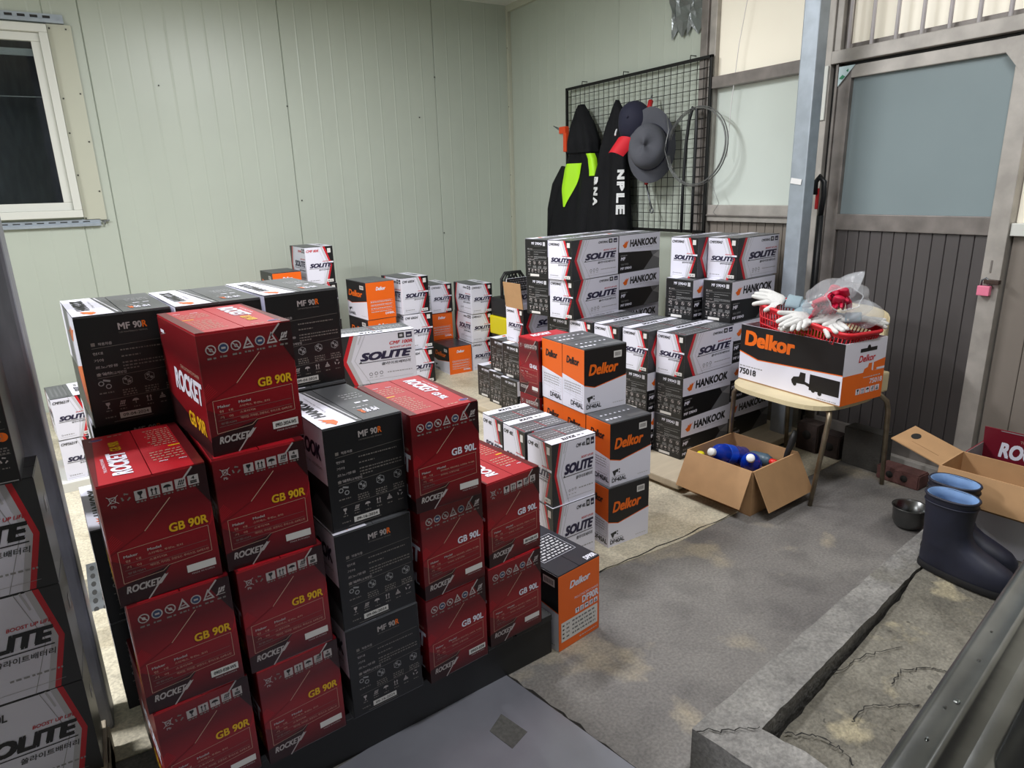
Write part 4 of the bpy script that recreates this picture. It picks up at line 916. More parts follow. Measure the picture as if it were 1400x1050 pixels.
for l in (0, 1): CMF100.place('battery_carton', (.858, 2.99), .238*l, -4.4, 'long white carton hidden under the red-numbered one behind the black row', 'hidden long white cartons')
CMF562.place('battery_carton', (-.306, 3.687), .2565, 7.3, 'upper white carton of the two beside the left post', 'white cartons beside the left post')
CMF562.place('battery_carton', (-.309, 3.690), .051, 4.0, 'lower white carton of the two beside the left post', 'white cartons beside the left post')
t = empty('grey_carton', (-.10, 4.62, 0), radians(4)); tag(t, 'plain greyish carton standing behind the left end of the high black row', 'box')
b = MB(); b.box((-.1, -.14, 0), (.1, .14, .50), 'greyboard', bev=.003); b.obj('body', t); b = MB(); b.box((-.1, -.14, .50), (-.001, .14, .504), 'greyboard'); b.obj('lid_flap', t); b = MB(); b.box((.001, -.14, .50), (.1, .14, .504), 'greyboard'); b.obj('lid_flap', t)
# dim stack at the far left
GD = 'dim white cartons in the left foreground'
for l in range(3):
    CMF90L.place('battery_carton', (-.413, 1.585), .083+.2434*l, 0, ('bottom dim white carton in the left foreground stack', 'middle dim white carton in the left foreground stack', 'upper dim white carton in the left foreground stack, under a black one')[l], GD)
DARK.place('battery_carton', (-.391, 1.560), .083+.2434*3, 2, 'black carton on top of the dim white stack in the left foreground', None)
pallet('wooden_pallet', (-.305, 1.655), 0, .26, .20, .083, 'plywood', 'low wooden pallet under the dim white cartons in the left foreground', 'pallet', 4, .015)

# perforated steel angle leaning by the post
t = empty('perforated_angle', (-.225, 2.52, 0)); t.rotation_euler = (0, 0, .02); tag(t, 'grey perforated steel angle propped on the floor beside the left post', 'angle iron')
Ta = Tm((0, 0, .012), 0, .22)
b = MB(); b.box((-.002, -.30, 0), (.062, .20, .004), 'galv_dark', Ta); b.obj('web', t)
b = MB(); b.box((.058, -.30, -.045), (.062, .20, 0), 'galv_dark', Ta); b.obj('flange', t)
b = MB()
for i in range(8):
    for k in (0, 1): b.prism([(.016+.028*k+.008*cos(a), .17-.045*i+.014*sin(a)) for a in [2*pi*j/8 for j in range(8)]], .0042, .0048, 'gasket', Ta)
o = b.obj('holes', t); o['kind'] = 'stuff'

# battery charger near the corner
t = empty('battery_charger', (2.62, 4.35, 0), radians(4)); tag(t, 'yellow and black wheeled charger with coiled cables near the corner', 'charger')
b = MB(); b.box((-.13, -.12, .04), (.13, .12, .28), 'plastic_black', bev=.012); b.obj('body', t)
b = MB(); b.box((-.135, -.13, .28), (.14, .13, .42), 'plastic_yellow', bev=.012); b.obj('front_cover', t)
b = MB(); b.box((-.13, -.12, .42), (.13, .12, .56), 'plastic_black', bev=.02); b.obj('control_box', t)
b = MB(); b.tube([(-.1, 0, .54), (-.1, 0, .70), (-.07, 0, .74), (.07, 0, .74), (.1, 0, .70), (.1, 0, .54)], .012, 'plastic_black'); b.obj('handle', t)
for i in range(4):
    b = MB(); P = [(-.08+.05*i+.05*cos(a), -.05+.03*i+.02*sin(2*a), .64+.10*sin(a)) for a in [2*pi*j/16 for j in range(16)]]; b.tube(P, .007, 'hose_black', 8, True); b.obj('cable', t)
for s in (-1, 1): b = MB(); b.lathe([(.02, -.015), (.045, -.015), (.05, 0), (.045, .015), (.02, .015)], 'plastic_black', 16, Tm((s*.12, .08, .05), 0, 0, pi/2)); b.obj('wheel', t)

# ------------------------------------------------------------------ wire grid on the right wall and what hangs on it
GX = 3.155
t = empty('wire_grid', (GX, 3.68, 1.54)); tag(t, 'black wire grid panel hung on the green wall left of the window', 'grid')
def GP(p): return (p[0]-GX, p[1]-3.68, p[2]-1.54)
ga, gb, gz0, gz1 = 2.985, 4.386, 1.055, 2.028
for (p, q) in (((ga, gz0), (gb, gz0)), ((ga, gz1), (gb, gz1)), ((ga, gz0), (ga, gz1)), ((gb, gz0), (gb, gz1))):
    b = MB(); b.box(GP((GX-.009, min(p[0], q[0])-.009, min(p[1], q[1])-.009)), GP((GX+.009, max(p[0], q[0])+.009, max(p[1], q[1])+.009)), 'wire_black', bev=.003); b.obj('frame_bar', t)
n = 26; wv = MB(); wv.tube([(0, 0, gz0-1.54), (0, 0, gz1-1.54)], .0021, 'wire_black', 5); wvm = wv.mesh('wire')
for i in range(1, n): o = meshobj('wire', wvm, t); o.location = (0, ga+(gb-ga)*i/n-3.68, 0)
wh = MB(); wh.tube([(.003, ga-3.68, 0), (.003, gb-3.68, 0)], .0021, 'wire_black', 5); whm = wh.mesh('wire')
for i in range(1, 18): o = meshobj('wire', whm, t); o.location = (0, 0, gz0+(gz1-gz0)*i/18-1.54)
for y in (3.15, 3.75, 4.2): b = MB(); b.tube([GP((XW, y, gz1+.03)), GP((GX, y, gz1+.03)), GP((GX-.004, y, gz1-.01))], .003, 'wire_black', 6); b.obj('hook', t)

def interp(keys, z):
    for a, c in zip(keys[:-1], keys[1:]):
        if c[0] <= z <= a[0]:
            k = (a[0]-z)/(a[0]-c[0]); k = k*k*(3-2*k)*.4 + k*.6
            return [p+(q-p)*k for p, q in zip(a, c)]
    return keys[-1] if z < keys[-1][0] else keys[0]
def cloth(keys, ph, nf, amp):
    def S(z, th, off=0.0):
        _, y, w, d = interp(keys, z); zz = keys[0][0]-z
        f = 1 + amp*min(1, zz*2.5)*sin(nf*th+ph+3*zz) + .5*amp*min(1, zz*3)*sin((nf*2+1)*th+2*ph-5*zz)
        x = 3.128 - d*.25 - (d*f+off)*max(sin(th), -.25)
        return Vector((x, y + (w+off)*cos(th)*(1+.3*(f-1)), z))
    return S
def cloth_part(name, S, z1, z0, t0, t1, m, parent, off=0.0, nz=26, nt=40, closed=False):
    b = MB(); rows = []
    for i in range(nz+1):
        z = z1+(z0-z1)*i/nz; a, c = (t0, t1) if not callable(t0) else (t0(z), t1(z))
        rows.append([S(z, a+(c-a)*j/nt, off) - parent.location for j in range(nt if closed else nt+1)])
    b.grid(rows, m, True, closed); return b.obj(name, parent)
k1 = [(1.90, 4.15, .012, .02), (1.84, 4.13, .055, .05), (1.74, 4.10, .105, .085), (1.64, 4.085, .14, .10), (1.58, 4.09, .145, .095), (1.52, 4.10, .19, .085), (1.44, 4.11, .225, .09), (1.30, 4.14, .26, .10), (1.12, 4.17, .295, .11), (.92, 4.18, .32, .12)]
t = empty('work_jacket', (3.12, 4.14, 1.90)); tag(t, 'black hooded work jacket with bright yellow-green chest panels on the wire grid', 'jacket')
S1 = cloth(k1, .6, 5, .22); cloth_part('shell', S1, 1.90, .92, 0, 2*pi, 'cloth_black', t, 0, 40, 48, True)
cloth_part('hood', S1, 1.895, 1.57, .10, pi-.10, 'cloth_black', t, .016, 16, 24)
cloth_part('high_visibility_panel', S1, 1.50, 1.20, lambda z: .95+1.4*(1.50-z), lambda z: 1.92-1.6*(1.50-z), 'hivis', t, .008, 14, 10)
cloth_part('high_visibility_panel', S1, 1.56, 1.41, lambda z: 2.25+.5*(1.56-z), lambda z: 2.75-.3*(1.56-z), 'hivis', t, .010, 8, 6)
b = MB(); b.tube([(-.055, .13, -.43), (-.075, .19, -.55), (-.085, .235, -.72), (-.085, .26, -.97)], [.045, .06, .062, .055], 'cloth_black', 14); b.obj('sleeve', t)
k2 = [(1.885, 3.765, .01, .02), (1.82, 3.76, .05, .04), (1.70, 3.755, .10, .07), (1.55, 3.765, .135, .085), (1.35, 3.78, .17, .095), (1.10, 3.79, .20, .105), (.92, 3.80, .21, .11)]
t = empty('work_jacket', (3.10, 3.77, 1.885)); tag(t, 'black work jacket with big white letters hanging under the navy cap', 'jacket')
S2 = cloth(k2, 2.0, 4, .22); cloth_part('shell', S2, 1.885, .92, 0, 2*pi, 'cloth_black', t, 0, 40, 48, True)
def vertical_word(word, S, zs, ze, th, hw, parent, name):
    b = MB(); n = len(word); hh = (zs-ze)/n
    for i, ch in enumerate(word):
        vs, fs = text_poly(ch, .045, 0, 1); z0 = zs - i*hh
        out = []
        for a, c in vs:           # letters lie on their side, reading downwards
            z = z0 - a*hh*.82; tt = th + hw*(.5-c)
            out.append(S(z, tt, .012 + .0002*(len(out)*4//len(vs))) - parent.location)
        b.add(out, fs, 'print_white')
    b.obj(name, parent)
vertical_word('NPLE', S2, 1.44, 1.14, 2.55, -.36, t, 'lettering'); vertical_word('BNA', S2, 1.40, 1.20, 1.30, -.30, t, 'lettering')

def ellipsoid(b, c, r, m, n=18, k=10, half=None, T=None):
    rows = []
    for i in range(k+1):
        ph = pi*i/k if half is None else (pi/2)*i/k
        rows.append([(c[0]+r[0]*sin(ph)*cos(2*pi*j/n), c[1]+r[1]*sin(ph)*sin(2*pi*j/n), c[2]+r[2]*cos(ph)) for j in range(n)])
    b.grid(rows, m, True, True, T)
def facing(n):
    n = Vector(n).normalized(); u = (Vector((0, 0, 1))-n*n.z).normalized(); r = u.cross(n)
    return lambda x, y, z: r*x + u*y + n*z          # right, up, towards the room
Q = facing((-1, -.40, .10))
t = empty('baseball_cap', (3.035, 3.485, 1.715)); tag(t, 'navy baseball cap with red brim hanging on the wire grid', 'cap')
b = MB(); rows = []
for i in range(13):
    ph = (pi*.62)*i/12; rows.append([Q(.112*sin(ph)*cos(a)*(1+.05*cos(3*a)), .128*sin(ph)*sin(a)+.02*cos(ph), .11*cos(ph)) for a in [2*pi*j/28 for j in range(28)]])
b.grid(rows, 'cloth_navy', True, True); b.obj('crown', t)
b = MB(); rows = []
for i in range(7):
    q = i/6; rows.append([Q(-.020-.070*q+(.066-.012*q)*k, -.088-.095*q-.012*k-.012*k*k, .080+.020*q-.03*k*k) for k in [-1+2*j/14 for j in range(15)]])
b.grid(rows, 'cloth_red'); b.grid([[p+Q(0, 0, -.004) for p in r][::-1] for r in rows], 'cloth_red'); b.obj('brim', t)
b = MB(); b.tube([Q(-.112+.022*k*k*.3+.006*k, -.035-.035*k, .03+.05*k*.8) for k in [j/6 for j in range(8)]], .006, 'print_white', 6); b.obj('trim_arc', t)
b = MB(); ellipsoid(b, tuple(Q(0, .02, .112)), (.006, .008, .008), 'cloth_navy', 8, 5); b.obj('top_button', t)
t = empty('sun_hat', (3.03, 3.335, 1.585)); tag(t, 'grey brimmed sun hat with chin cord on the wire grid', 'hat')
Q = facing((-1, -.62, .12))
b = MB(); rows = []
for i in range(9):
    q = i/8; rows.append([Q(-.005+(.112+.040*q)*cos(a), -.01+(.13+(.085 if sin(a) < 0 else .10)*q)*sin(a)-.01, .012-.03*q*q*(1+.8*cos(2*a+.4))+.02*q*sin(a)) for a in [2*pi*j/36 for j in range(36)]])
b.grid(rows, 'cloth_grey', True, True); b.grid([[p+Q(0, 0, -.004) for p in r][::-1] for r in rows], 'cloth_grey', True, True); b.obj('brim', t)
b = MB(); rows = []
for i in range(12):
    ph = (pi/2)*i/11; c_ = cos(ph); rows.append([Q(-.005+.116*sin(ph)**.8*cos(a), -.025+.135*sin(ph)**.8*sin(a), .012+.12*c_**.6 - .03*max(0, c_)**2*abs(cos(a))**2) for a in [2*pi*j/32 for j in range(32)]])
b.grid(rows, 'cloth_grey', True, True); b.obj('crown', t)
b = MB(); b.tube([Q(.117*cos(a)-.005, -.025+.136*sin(a), .016) for a in [2*pi*j/30 for j in range(30)]], .004, 'cloth_navy', 6, True); b.obj('hat_band', t)
b = MB(); b.tube([Q(.10, .15, .03), Q(.125, .06, .06), Q(.105, -.05, .06), Q(.13, -.13, .05), Q(.17, -.18, .04)], .003, 'wire_grey', 6); b.obj('chin_cord', t)
t = empty('red_clamp', (3.10, 3.42, 1.80)); tag(t, 'small red clamp on the grid above the grey hat', 'clamp')
b = MB(); b.tube([(0, 0, .04), (-.02, -.01, 0), (-.02, -.03, -.05)], .016, 'tool_red', 8); b.obj('handle', t); b = MB(); b.tube([(0, 0, .04), (.02, .01, .075)], .006, 'galv_dark', 6); b.obj('jaw', t)
t = empty('wrench', (3.10, 3.44, 1.39)); tag(t, 'thin wrench with red grip hanging below the grey hat', 'wrench')
b = MB(); b.tube([(0, .005, .03), (0, 0, -.05)], .012, 'tool_red', 8); b.obj('grip', t); b = MB(); b.tube([(0, 0, -.05), (0, -.03, -.14), (0, -.055, -.20)], .006, 'galv_dark', 8); b.obj('shank', t)
b = MB(); b.tube([(0, -.055+.014*cos(a), -.212+.014*sin(a)) for a in [2*pi*j/12 for j in range(12)]], .005, 'galv_dark', 6, True); b.obj('head', t)
t = MB(); t.tube([(3.10, 3.115, 1.05), (3.10, 3.115, 1.30), (3.10, 3.105, 1.55), (3.10, 3.085, 1.70), (3.10, 3.06, 1.765), (3.10, 3.03, 1.75), (3.10, 3.025, 1.60), (3.10, 3.03, 1.31), (3.10, 3.03, 1.05)], .0095, 'hose_black', 8)
tag(t.obj('rubber_hose'), 'black rubber hose doubled over the right end of the wire grid', 'hose')
t = empty('wire_coil', (3.10, 3.015, 1.555)); tag(t, 'round coil of thin grey wire on the right end of the grid, across the window', 'coil')
for i in range(6):
    g = random.Random(i); e = g.uniform(-.008, .008)
    b = MB(); b.tube([(-.004*i+.01*sin(a), (.228+e)*cos(a), (.215+e)*sin(a)-.01) for a in [2*pi*j/40 for j in range(40)]], .0022, 'wire_grey', 5, True); b.obj('strand', t)
b = MB(); b.tube([(0, -.10, -.19), (0, -.15, -.26), (0, -.19, -.33), (0, -.15, -.38), (0, -.18, -.40)], .0015, 'wire_grey', 5); b.obj('loose_end', t)
t = empty('glue_gun', (3.11, 4.36, 1.74)); tag(t, 'orange glue gun hooked on the left edge of the wire grid', 'tool')
b = MB(); b.box((-.02, -.035, -.02), (.02, .045, .03), 'tool_orange', bev=.008); b.obj('barrel', t); b = MB(); b.box((-.018, -.045, -.15), (.018, -.005, -.015), 'tool_orange', bev=.008); b.obj('grip', t)
b = MB(); b.tube([(0, .045, .008), (0, .10, .03), (0, .14, .045)], [.01, .006, .003], 'galv_dark', 8); b.obj('nozzle', t); b = MB(); b.tube([(0, -.02, -.15), (.01, -.02, -.22), (.01, 0, -.30), (.01, 0, -.45)], .003, 'hose_black', 6); b.obj('cord', t)
t = MB(); t.prism([(-.02, -.01), (.03, -.015), (.035, .012), (-.005, .022)], 0, .006, 'paper', Matrix(((0, 0, -1, XW), (1, 0, 0, 4.42), (0, 1, 0, 1.59), (0, 0, 0, 1)))); tag(t.obj('paper_scrap'), 'white paper scrap on the wall below the orange glue gun', 'paper')
b = MB(); g = random.Random(4); rows = []
for i in range(12):
    q = i/11; rows.append([(XW-.006-.016*g.random(), 3.37-.27*(j/13)+.03*sin(5*q+j), 2.66-.44*q - (.05*(j % 2) if i == 11 else 0)) for j in range(14)])
b.grid(rows, 'foil', False); tag(b.obj('foil_patch'), 'crumpled silver foil patch stuck high on the wall above the grid', 'foil')
b = MB(); b.tube([(XW-.03, 2.72, 2.72), (XW-.035, 2.74, 2.40), (XW-.04, 2.80, 2.05), (XW-.04, 2.83, 1.75), (XW-.04, 2.84, 1.48)], .0022, 'paper', 5); tag(b.obj('string'), 'pale string hanging down the window beside the grid', 'string')
# hooked rod by the door jamb
t = empty('umbrella', (3.09, 2.16, 0)); tag(t, 'black slim folded umbrella hooked between the steel pillar and the door', 'umbrella')
b = MB(); b.tube([(.03, .01, .12), (.01, .005, .7), (0, 0, 1.17)], [.010, .018, .016], 'hose_black', 8); b.obj('shaft', t)
b = MB(); b.tube([(0, 0, 1.16), (-.005, -.012, 1.26), (-.01, -.01, 1.33), (-.01, .015, 1.355), (-.01, .035, 1.33), (-.01, .035, 1.27)], .013, 'hose_black', 10); b.obj('handle', t)
b = MB(); b.box((-.006, .018, 1.20), (.004, .034, 1.30), 'tool_red', bev=.003); b.obj('strap', t)
# padlock
t = empty('padlock', (3.145, 1.395, .90)); tag(t, 'pink padlock on the hasp at the right door stile', 'padlock')
b = MB(); b.box((-.014, -.020, -.045), (.008, .028, -.004), 'lock_pink', bev=.004); b.obj('body', t); b = MB(); b.tube([(-.002, -.010, -.006), (-.002, -.010, .018), (-.002, .004, .028), (-.002, .018, .018), (-.002, .018, -.006)], .004, 'galv_dark', 8); b.obj('shackle', t)
t = MB(); t.box((3.138, 1.348, .905), (3.16, 1.405, .922), 'brass_dark', bev=.002); tag(t.obj('hasp'), 'dark hasp on the right door stile above the pink padlock', 'hasp')

# ------------------------------------------------------------------ chair with the carton, basket, gloves and bag
t = empty('chair', (2.62, 1.82, 0)); tag(t, 'cream shell chair with metal legs in front of the door, loaded with a carton', 'chair')
def CP(p): return (p[0]-2.62, p[1]-1.82, p[2])
b = MB(); pts = []
for j in range(36):
    a = 2*pi*j/36; cx, cy = cos(a), sin(a); pts.append((.235*math.copysign(abs(cx)**.6, cx)-.03, .262*math.copysign(abs(cy)**.6, cy)))
b.prism(pts, .436, .4555, 'chair_cream'); b.obj('seat', t)
b = MB()
def shell(off):
    rows = []
    for i in range(9):
        q = i/8; z = .50+.30*q; row = []
        for j in range(21):
            s = -1+2*j/20; wrap = max(0, abs(s)-.6)/.4
            row.append((.225+.035*q-.13*wrap**2+off, .275*s*(1-.10*q*abs(s)), z-.07*q*abs(s)**3*(1 if q > .5 else 0)))
        rows.append(row)
    return rows
b.grid(shell(0), 'chair_cream'); b.grid([r[::-1] for r in shell(.012)], 'chair_cream')
for rws in ((shell(0)[-1], shell(.012)[-1]), (shell(.012)[0], shell(0)[0])): b.grid([rws[0], rws[1]], 'chair_cream')
b.grid([[r[0] for r in shell(.012)], [r[0] for r in shell(0)]], 'chair_cream'); b.grid([[r[-1] for r in shell(0)], [r[-1] for r in shell(.012)]], 'chair_cream'); b.obj('backrest', t)
b = MB()
for s in (-1, 1): b = MB(); b.box((.17, s*.20-.03, .44), (.245, s*.20+.03, .53), 'chair_cream', bev=.008); b.obj('back_bracket', t)
for P in ([(2.50, 1.66, .43), (2.45, 1.585, .425), (2.436, 1.575, .40), (2.428, 1.615, 0)], [(2.50, 2.0, .43), (2.45, 2.055, .425), (2.437, 2.065, .40), (2.415, 2.06, 0)],
          [(2.78, 1.68, .43), (2.825, 1.60, .43), (2.848, 1.578, .40), (2.852, 1.57, .36), (2.876, 1.568, 0)], [(2.78, 1.98, .43), (2.825, 2.05, .43), (2.848, 2.07, .40), (2.852, 2.075, .36), (2.872, 2.08, 0)]):
    b = MB(); b.tube([CP(p) for p in P], [.0115]*(len(P)-1)+[.0095], 'chair_metal', 12); b.obj('leg', t)
t = empty('tray_carton', (2.455, 1.548, .4565), radians(-2)); tag(t, 'open white, black and orange carton with a truck picture on the chair seat', 'box')
V, U, H, th = .268, .53, .258, .005
b = MB(); b.box((0, 0, 0), (V, U, th), 'kraft_in'); b.box((0, 0, th), (V, th, H), 'carton_white'); b.box((0, U-th, th), (V, U, H), 'carton_white'); b.box((0, th, th), (th, U-th, H), 'carton_white'); b.box((V-th, th, th), (V, U-th, H), 'carton_white'); b.obj('body', t)
b = MB(); f = Face(b, (0, U, 0), (0, -1, 0), (0, 0, 1), U, H)
f.poly([(0, .52), (.20, .42), (1, .50), (1, 1), (0, 1)], 'ink_black', 0); f.line(0, .52, .20, .42, .005, 'ink_orange', 1); f.line(.2, .42, 1, .50, .004, 'ink_orange', 1)
f.text('Delkor', .05, .64, .56, .91, 'ink_orange', 2, .036, .05); f.dash(.01, .25, .26, .02, 'ink_grey', 2, 1); f.text('75018', .01, .11, .19, .22, 'ink_charcoal', 2, .025)
f.rect(.72, .14, .985, .405, 'ink_black', 1); f.poly([(.55, .24), (.57, .30), (.62, .32), (.63, .40), (.68, .40), (.68, .26), (.72, .24), (.80, .18), (.86, .20), (.86, .14), (.78, .15), (.68, .21), (.6, .20), (.56, .18)], 'ink_black', 1)
for x, y in ((.585, .185), (.76, .15), (.82, .125)): f.disc(x, y, .018, 'ink_black', 2)
f.dash(.80, .035, .97, .015, 'ink_grey', 3, 1)
f = Face(b, (0, 0, 0), (1, 0, 0), (0, 0, 1), V, H)
f.rect(0, 0, 1, .48, 'ink_orange', 0); f.poly([(.72, .48), (1, .50), (1, .66), (.72, .62)], 'ink_orange', 0); f.poly([(.48, .48), (.50, .54), (.58, .56), (.60, .62), (.68, .62), (.68, .50), (.72, .48)], 'ink_orange', 1)
f.rect(.80, .49, 1, .52, 'ink_white', 1); f.rect(.36, .82, .76, .88, 'ink_black', 1); f.disc(.56, .885, .04, 'ink_black', 1); f.text('Delkor', .34, .66, .74, .77, 'ink_red', 2, .02, .2)
f.dash(.50, .385, .93, .018, 'ink_lightgrey', 4, 1); f.text('75018', .66, .27, .97, .355, 'ink_white', 2, .02)
for i, k in enumerate(('glass', 'arrows', 'umbrella', 'hook', 'pile')): f.rect(.35+.118*i, .13, .45+.118*i, .225, 'ink_white', 1); f.icon(k, .40+.118*i, .178, .085, 'ink_black', 2)
b.obj('printing', t)
# red slotted basket
t = empty('plastic_basket', (2.582, 1.79, .665), radians(-2)); t.rotation_euler = (.15, .02, radians(-3)); tag(t, 'red slotted plastic basket full of gloves in the carton on the chair', 'basket')
def rrect(hx, hy, r, z, n=6):
    P = []
    for (sx, sy, a0) in ((1, 1, 0), (-1, 1, pi/2), (-1, -1, pi), (1, -1, 3*pi/2)):
        for i in range(n+1): a = a0+(pi/2)*i/n; P.append((sx*(hx-r)+r*cos(a), sy*(hy-r)+r*sin(a), z))
    return P
b = MB(); b.tube(rrect(.122, .238, .05, .118), .0085, 'basket_red', 8, True); b.obj('rim', t)
b = MB(); b.grid([rrect(.122, .238, .05, .112), rrect(.118, .233, .05, .098)], 'basket_red', True, True)
for zz, k in ((.066, .5), (.036, .25), (.006, 0)): b.tube(rrect(.104+.014*zz/.1, .217+.016*zz/.1, .045, zz), .0035, 'basket_red', 6, True)
top, bot = rrect(.119, .235, .05, .100, 10), rrect(.104, .217, .045, .002, 10)
def resample(P, n):
    P = [Vector(p) for p in P]; Ls = [0]
    for i in range(len(P)): Ls.append(Ls[-1]+(P[(i+1) % len(P)]-P[i]).length)
    out = []
    for k in range(n):
        d = Ls[-1]*k/n; i = max(j for j in range(len(P)) if Ls[j] <= d); out.append(P[i].lerp(P[(i+1) % len(P)], (d-Ls[i])/max(1e-6, Ls[i+1]-Ls[i])))
    return out
for p, q in zip(resample(top, 84), resample(bot, 84)): b.tube([p, q], .0028, 'basket_red', 5)
o = b.obj('lattice', t); o['kind'] = 'stuff'
b = MB(); b.prism([(p[0], p[1]) for p in rrect(.104, .217, .045, 0)], 0, .004, 'basket_red'); b.obj('base', t)

def glove_mesh(seed, m, cuff):
    """a flat work glove: palm, four fingers, thumb and a knitted cuff, merged into one surface"""
    g = random.Random(seed); bm = bmesh.new(); ly = bm.verts.layers.skin.verify()
    V0 = []; E_ = []
    def vtx(p): V0.append(bm.verts.new(p)); return V0[-1]
    wrist = vtx((0, 0, 0)); palm = vtx((.045, 0, .004)); kn = []
    bm.edges.new((wrist, palm)); R_ = {wrist: (.034, .016), palm: (.042, .018)}
    for i, (y, l) in enumerate(((.030, .060), (.011, .072), (-.009, .068), (-.028, .052))):
        k = vtx((.085, y, .004)); R_[k] = (.0125, .012); bm.edges.new((palm, k)); c = g.uniform(-.02, .012); s = g.uniform(-.008, .008)
        m1 = vtx((.085+l*.5, y*1.12+s*.4, .004+c*.3)); e1 = vtx((.085+l, y*1.2+s, .002+c)); R_[m1] = (.0112, .0108); R_[e1] = (.009, .009)
        bm.edges.new((k, m1)); bm.edges.new((m1, e1))
    t0 = vtx((.05, .045, .002)); t1 = vtx((.085, .070, .0+g.uniform(-.01, .01))); R_[t0] = (.014, .013); R_[t1] = (.010, .010); bm.edges.new((palm, t0)); bm.edges.new((t0, t1))
    for v in V0: v[ly].radius = R_[v]; v[ly].use_root = (v is palm)
    me = bpy.data.meshes.new('glove'); bm.to_mesh(me); bm.free(); me.materials.append(MATS[m])
    return me
def glove(loc, rot, seed, label, red=False, group='gloves in the red basket', scale=1.0):
    o = empty('glove', loc); o.rotation_euler = rot; o.scale = (scale,)*3; tag(o, label, 'glove', group)
    h = meshobj('hand', glove_mesh(seed, 'glove_red' if red else 'glove_white', None), o)
    md = h.modifiers.new('skin', 'SKIN'); md.use_smooth_shade = True; md.branch_smoothing = .6
    sd = h.modifiers.new('sub', 'SUBSURF'); sd.levels = 1; sd.render_levels = 1
    b = MB(); b.lathe([(.030, -.055), (.034, -.05), (.033, -.02), (.036, .004)], 'glove_cuff' if not red else 'glove_red', 16, Tm((0, 0, 0), 0, 0, pi/2), .5, 1.0); b.obj('cuff', o)
    return o
glove((2.53, 1.885, .838), (-.75, -.10, radians(112)), 1, 'white glove reaching over the left end of the red basket')
glove((2.60, 1.90, .815), (.1, .1, radians(60)), 2, 'white glove lying at the back left of the red basket')
glove((2.50, 1.80, .795), (.1, .25, radians(200)), 3, 'white glove drooping over the near edge of the red basket, left of the bag')
glove((2.56, 1.80, .815), (-.2, .2, radians(250)), 4, 'white glove with bunched fingers in front of the plastic bag')
glove((2.53, 1.70, .785), (.3, .2, radians(235)), 5, 'white glove under the plastic bag, fingers to the near corner')
glove((2.62, 1.66, .785), (0, .1, radians(300)), 6, 'white glove below the bag at the right end of the red basket')
glove((2.63, 1.78, .80), (.2, -.1, radians(20)), 7, 'white glove under the back of the plastic bag')
glove((2.54, 1.75, .75), (0, 0, radians(150)), 8, 'white glove low in the red basket, seen through its slots')
glove((2.50, 1.745, .80), (-.5, .1, radians(160)), 9, 'white glove bunched between the drooping glove and the bag')
glove((2.59, 1.84, .825), (-.3, .0, radians(300)), 10, 'white glove heaped in the middle of the red basket')
glove((2.55, 1.62, .80), (-.3, .1, radians(120)), 11, 'white glove under the crumpled clear bag at the near right')
t = MB(); ellipsoid(t, (2.545, 1.77, .715), (.06, .07, .02), 'yellow_cloth', 14, 8); tag(t.obj('cloth'), 'yellow cloth seen through the slots of the red basket', 'cloth')
# clear bag with red-palmed gloves
bx, by, bz = 2.525, 1.655, .868
for i, (dx, dy, dz, rz) in enumerate(((-.035, .03, .0, 100), (-.03, -.02, .0, 60), (-.02, .0, .03, 140), (.01, .03, .028, 80), (.0, -.03, .03, 20), (.025, .0, .02, 200))):
    glove((bx+dx, by+dy, bz+dz), (.3*(i % 2), 1.1-.3*(i % 3), radians(rz)), 20+i, 'red coated glove inside the clear bag on the basket', True, 'red coated gloves in the clear bag', .62)
t = empty('plastic_bag', (bx, by, bz)); tag(t, 'clear plastic bag of red coated gloves lying on the red basket', 'bag')
b = MB(); rows = []; g = random.Random(3)
dirx = Vector((-.62, -.72, .30)).normalized(); a1 = dirx.cross(Vector((0, 0, 1))).normalized(); a2 = a1.cross(dirx)
for i in range(19):
    q = i/18; R_ = .112*sin(pi*min(1, .12+q*.80))**.7
    c = Vector((.02, .01, -.01)) + dirx*(.10-.21*q)
    rows.append([c + a1*(R_*1.15*cos(a)*(1+.10*sin(5*a+7*q))) + a2*(R_*.82*sin(a)*(1+.10*sin(4*a-9*q))) for a in [2*pi*j/36 for j in range(36)]])
b.grid(rows, 'film', True, True); b.obj('film', t)
b = MB(); b.tube([rows[0][j] for j in range(0, 36)], .0028, 'film', 6, True); b.obj('mouth_edge', t)
b = MB(); rows = []
for i in range(10):
    q = i/9; c = Vector((.05+.02*q, -.06*q, .04+.075*q)); R_ = .065*(1-q)**.8+.005
    rows.append([c + Vector((0, -.6, -.1))*R_*cos(a)*1.2 + Vector((.3, .1, .6))*R_*sin(a)*(1+.3*sin(3*a+5*q)) for a in [2*pi*j/20 for j in range(20)]])
b.grid(rows, 'film', True, True); b.obj('bag_tail', t)
t = MB(); rows = []
for i in range(12):
    ph = pi*i/11; rows.append([(2.60+.085*sin(ph)*cos(a)*(1+.12*sin(4*a)), 1.585+.075*sin(ph)*sin(a), .815+.05*cos(ph)*(1+.2*sin(3*a))) for a in [2*pi*j/24 for j in range(24)]])
t.grid(rows, 'film', True, True); tag(t.obj('plastic_bag'), 'crumpled clear bag of pale gloves at the near right end of the red basket', 'bag')

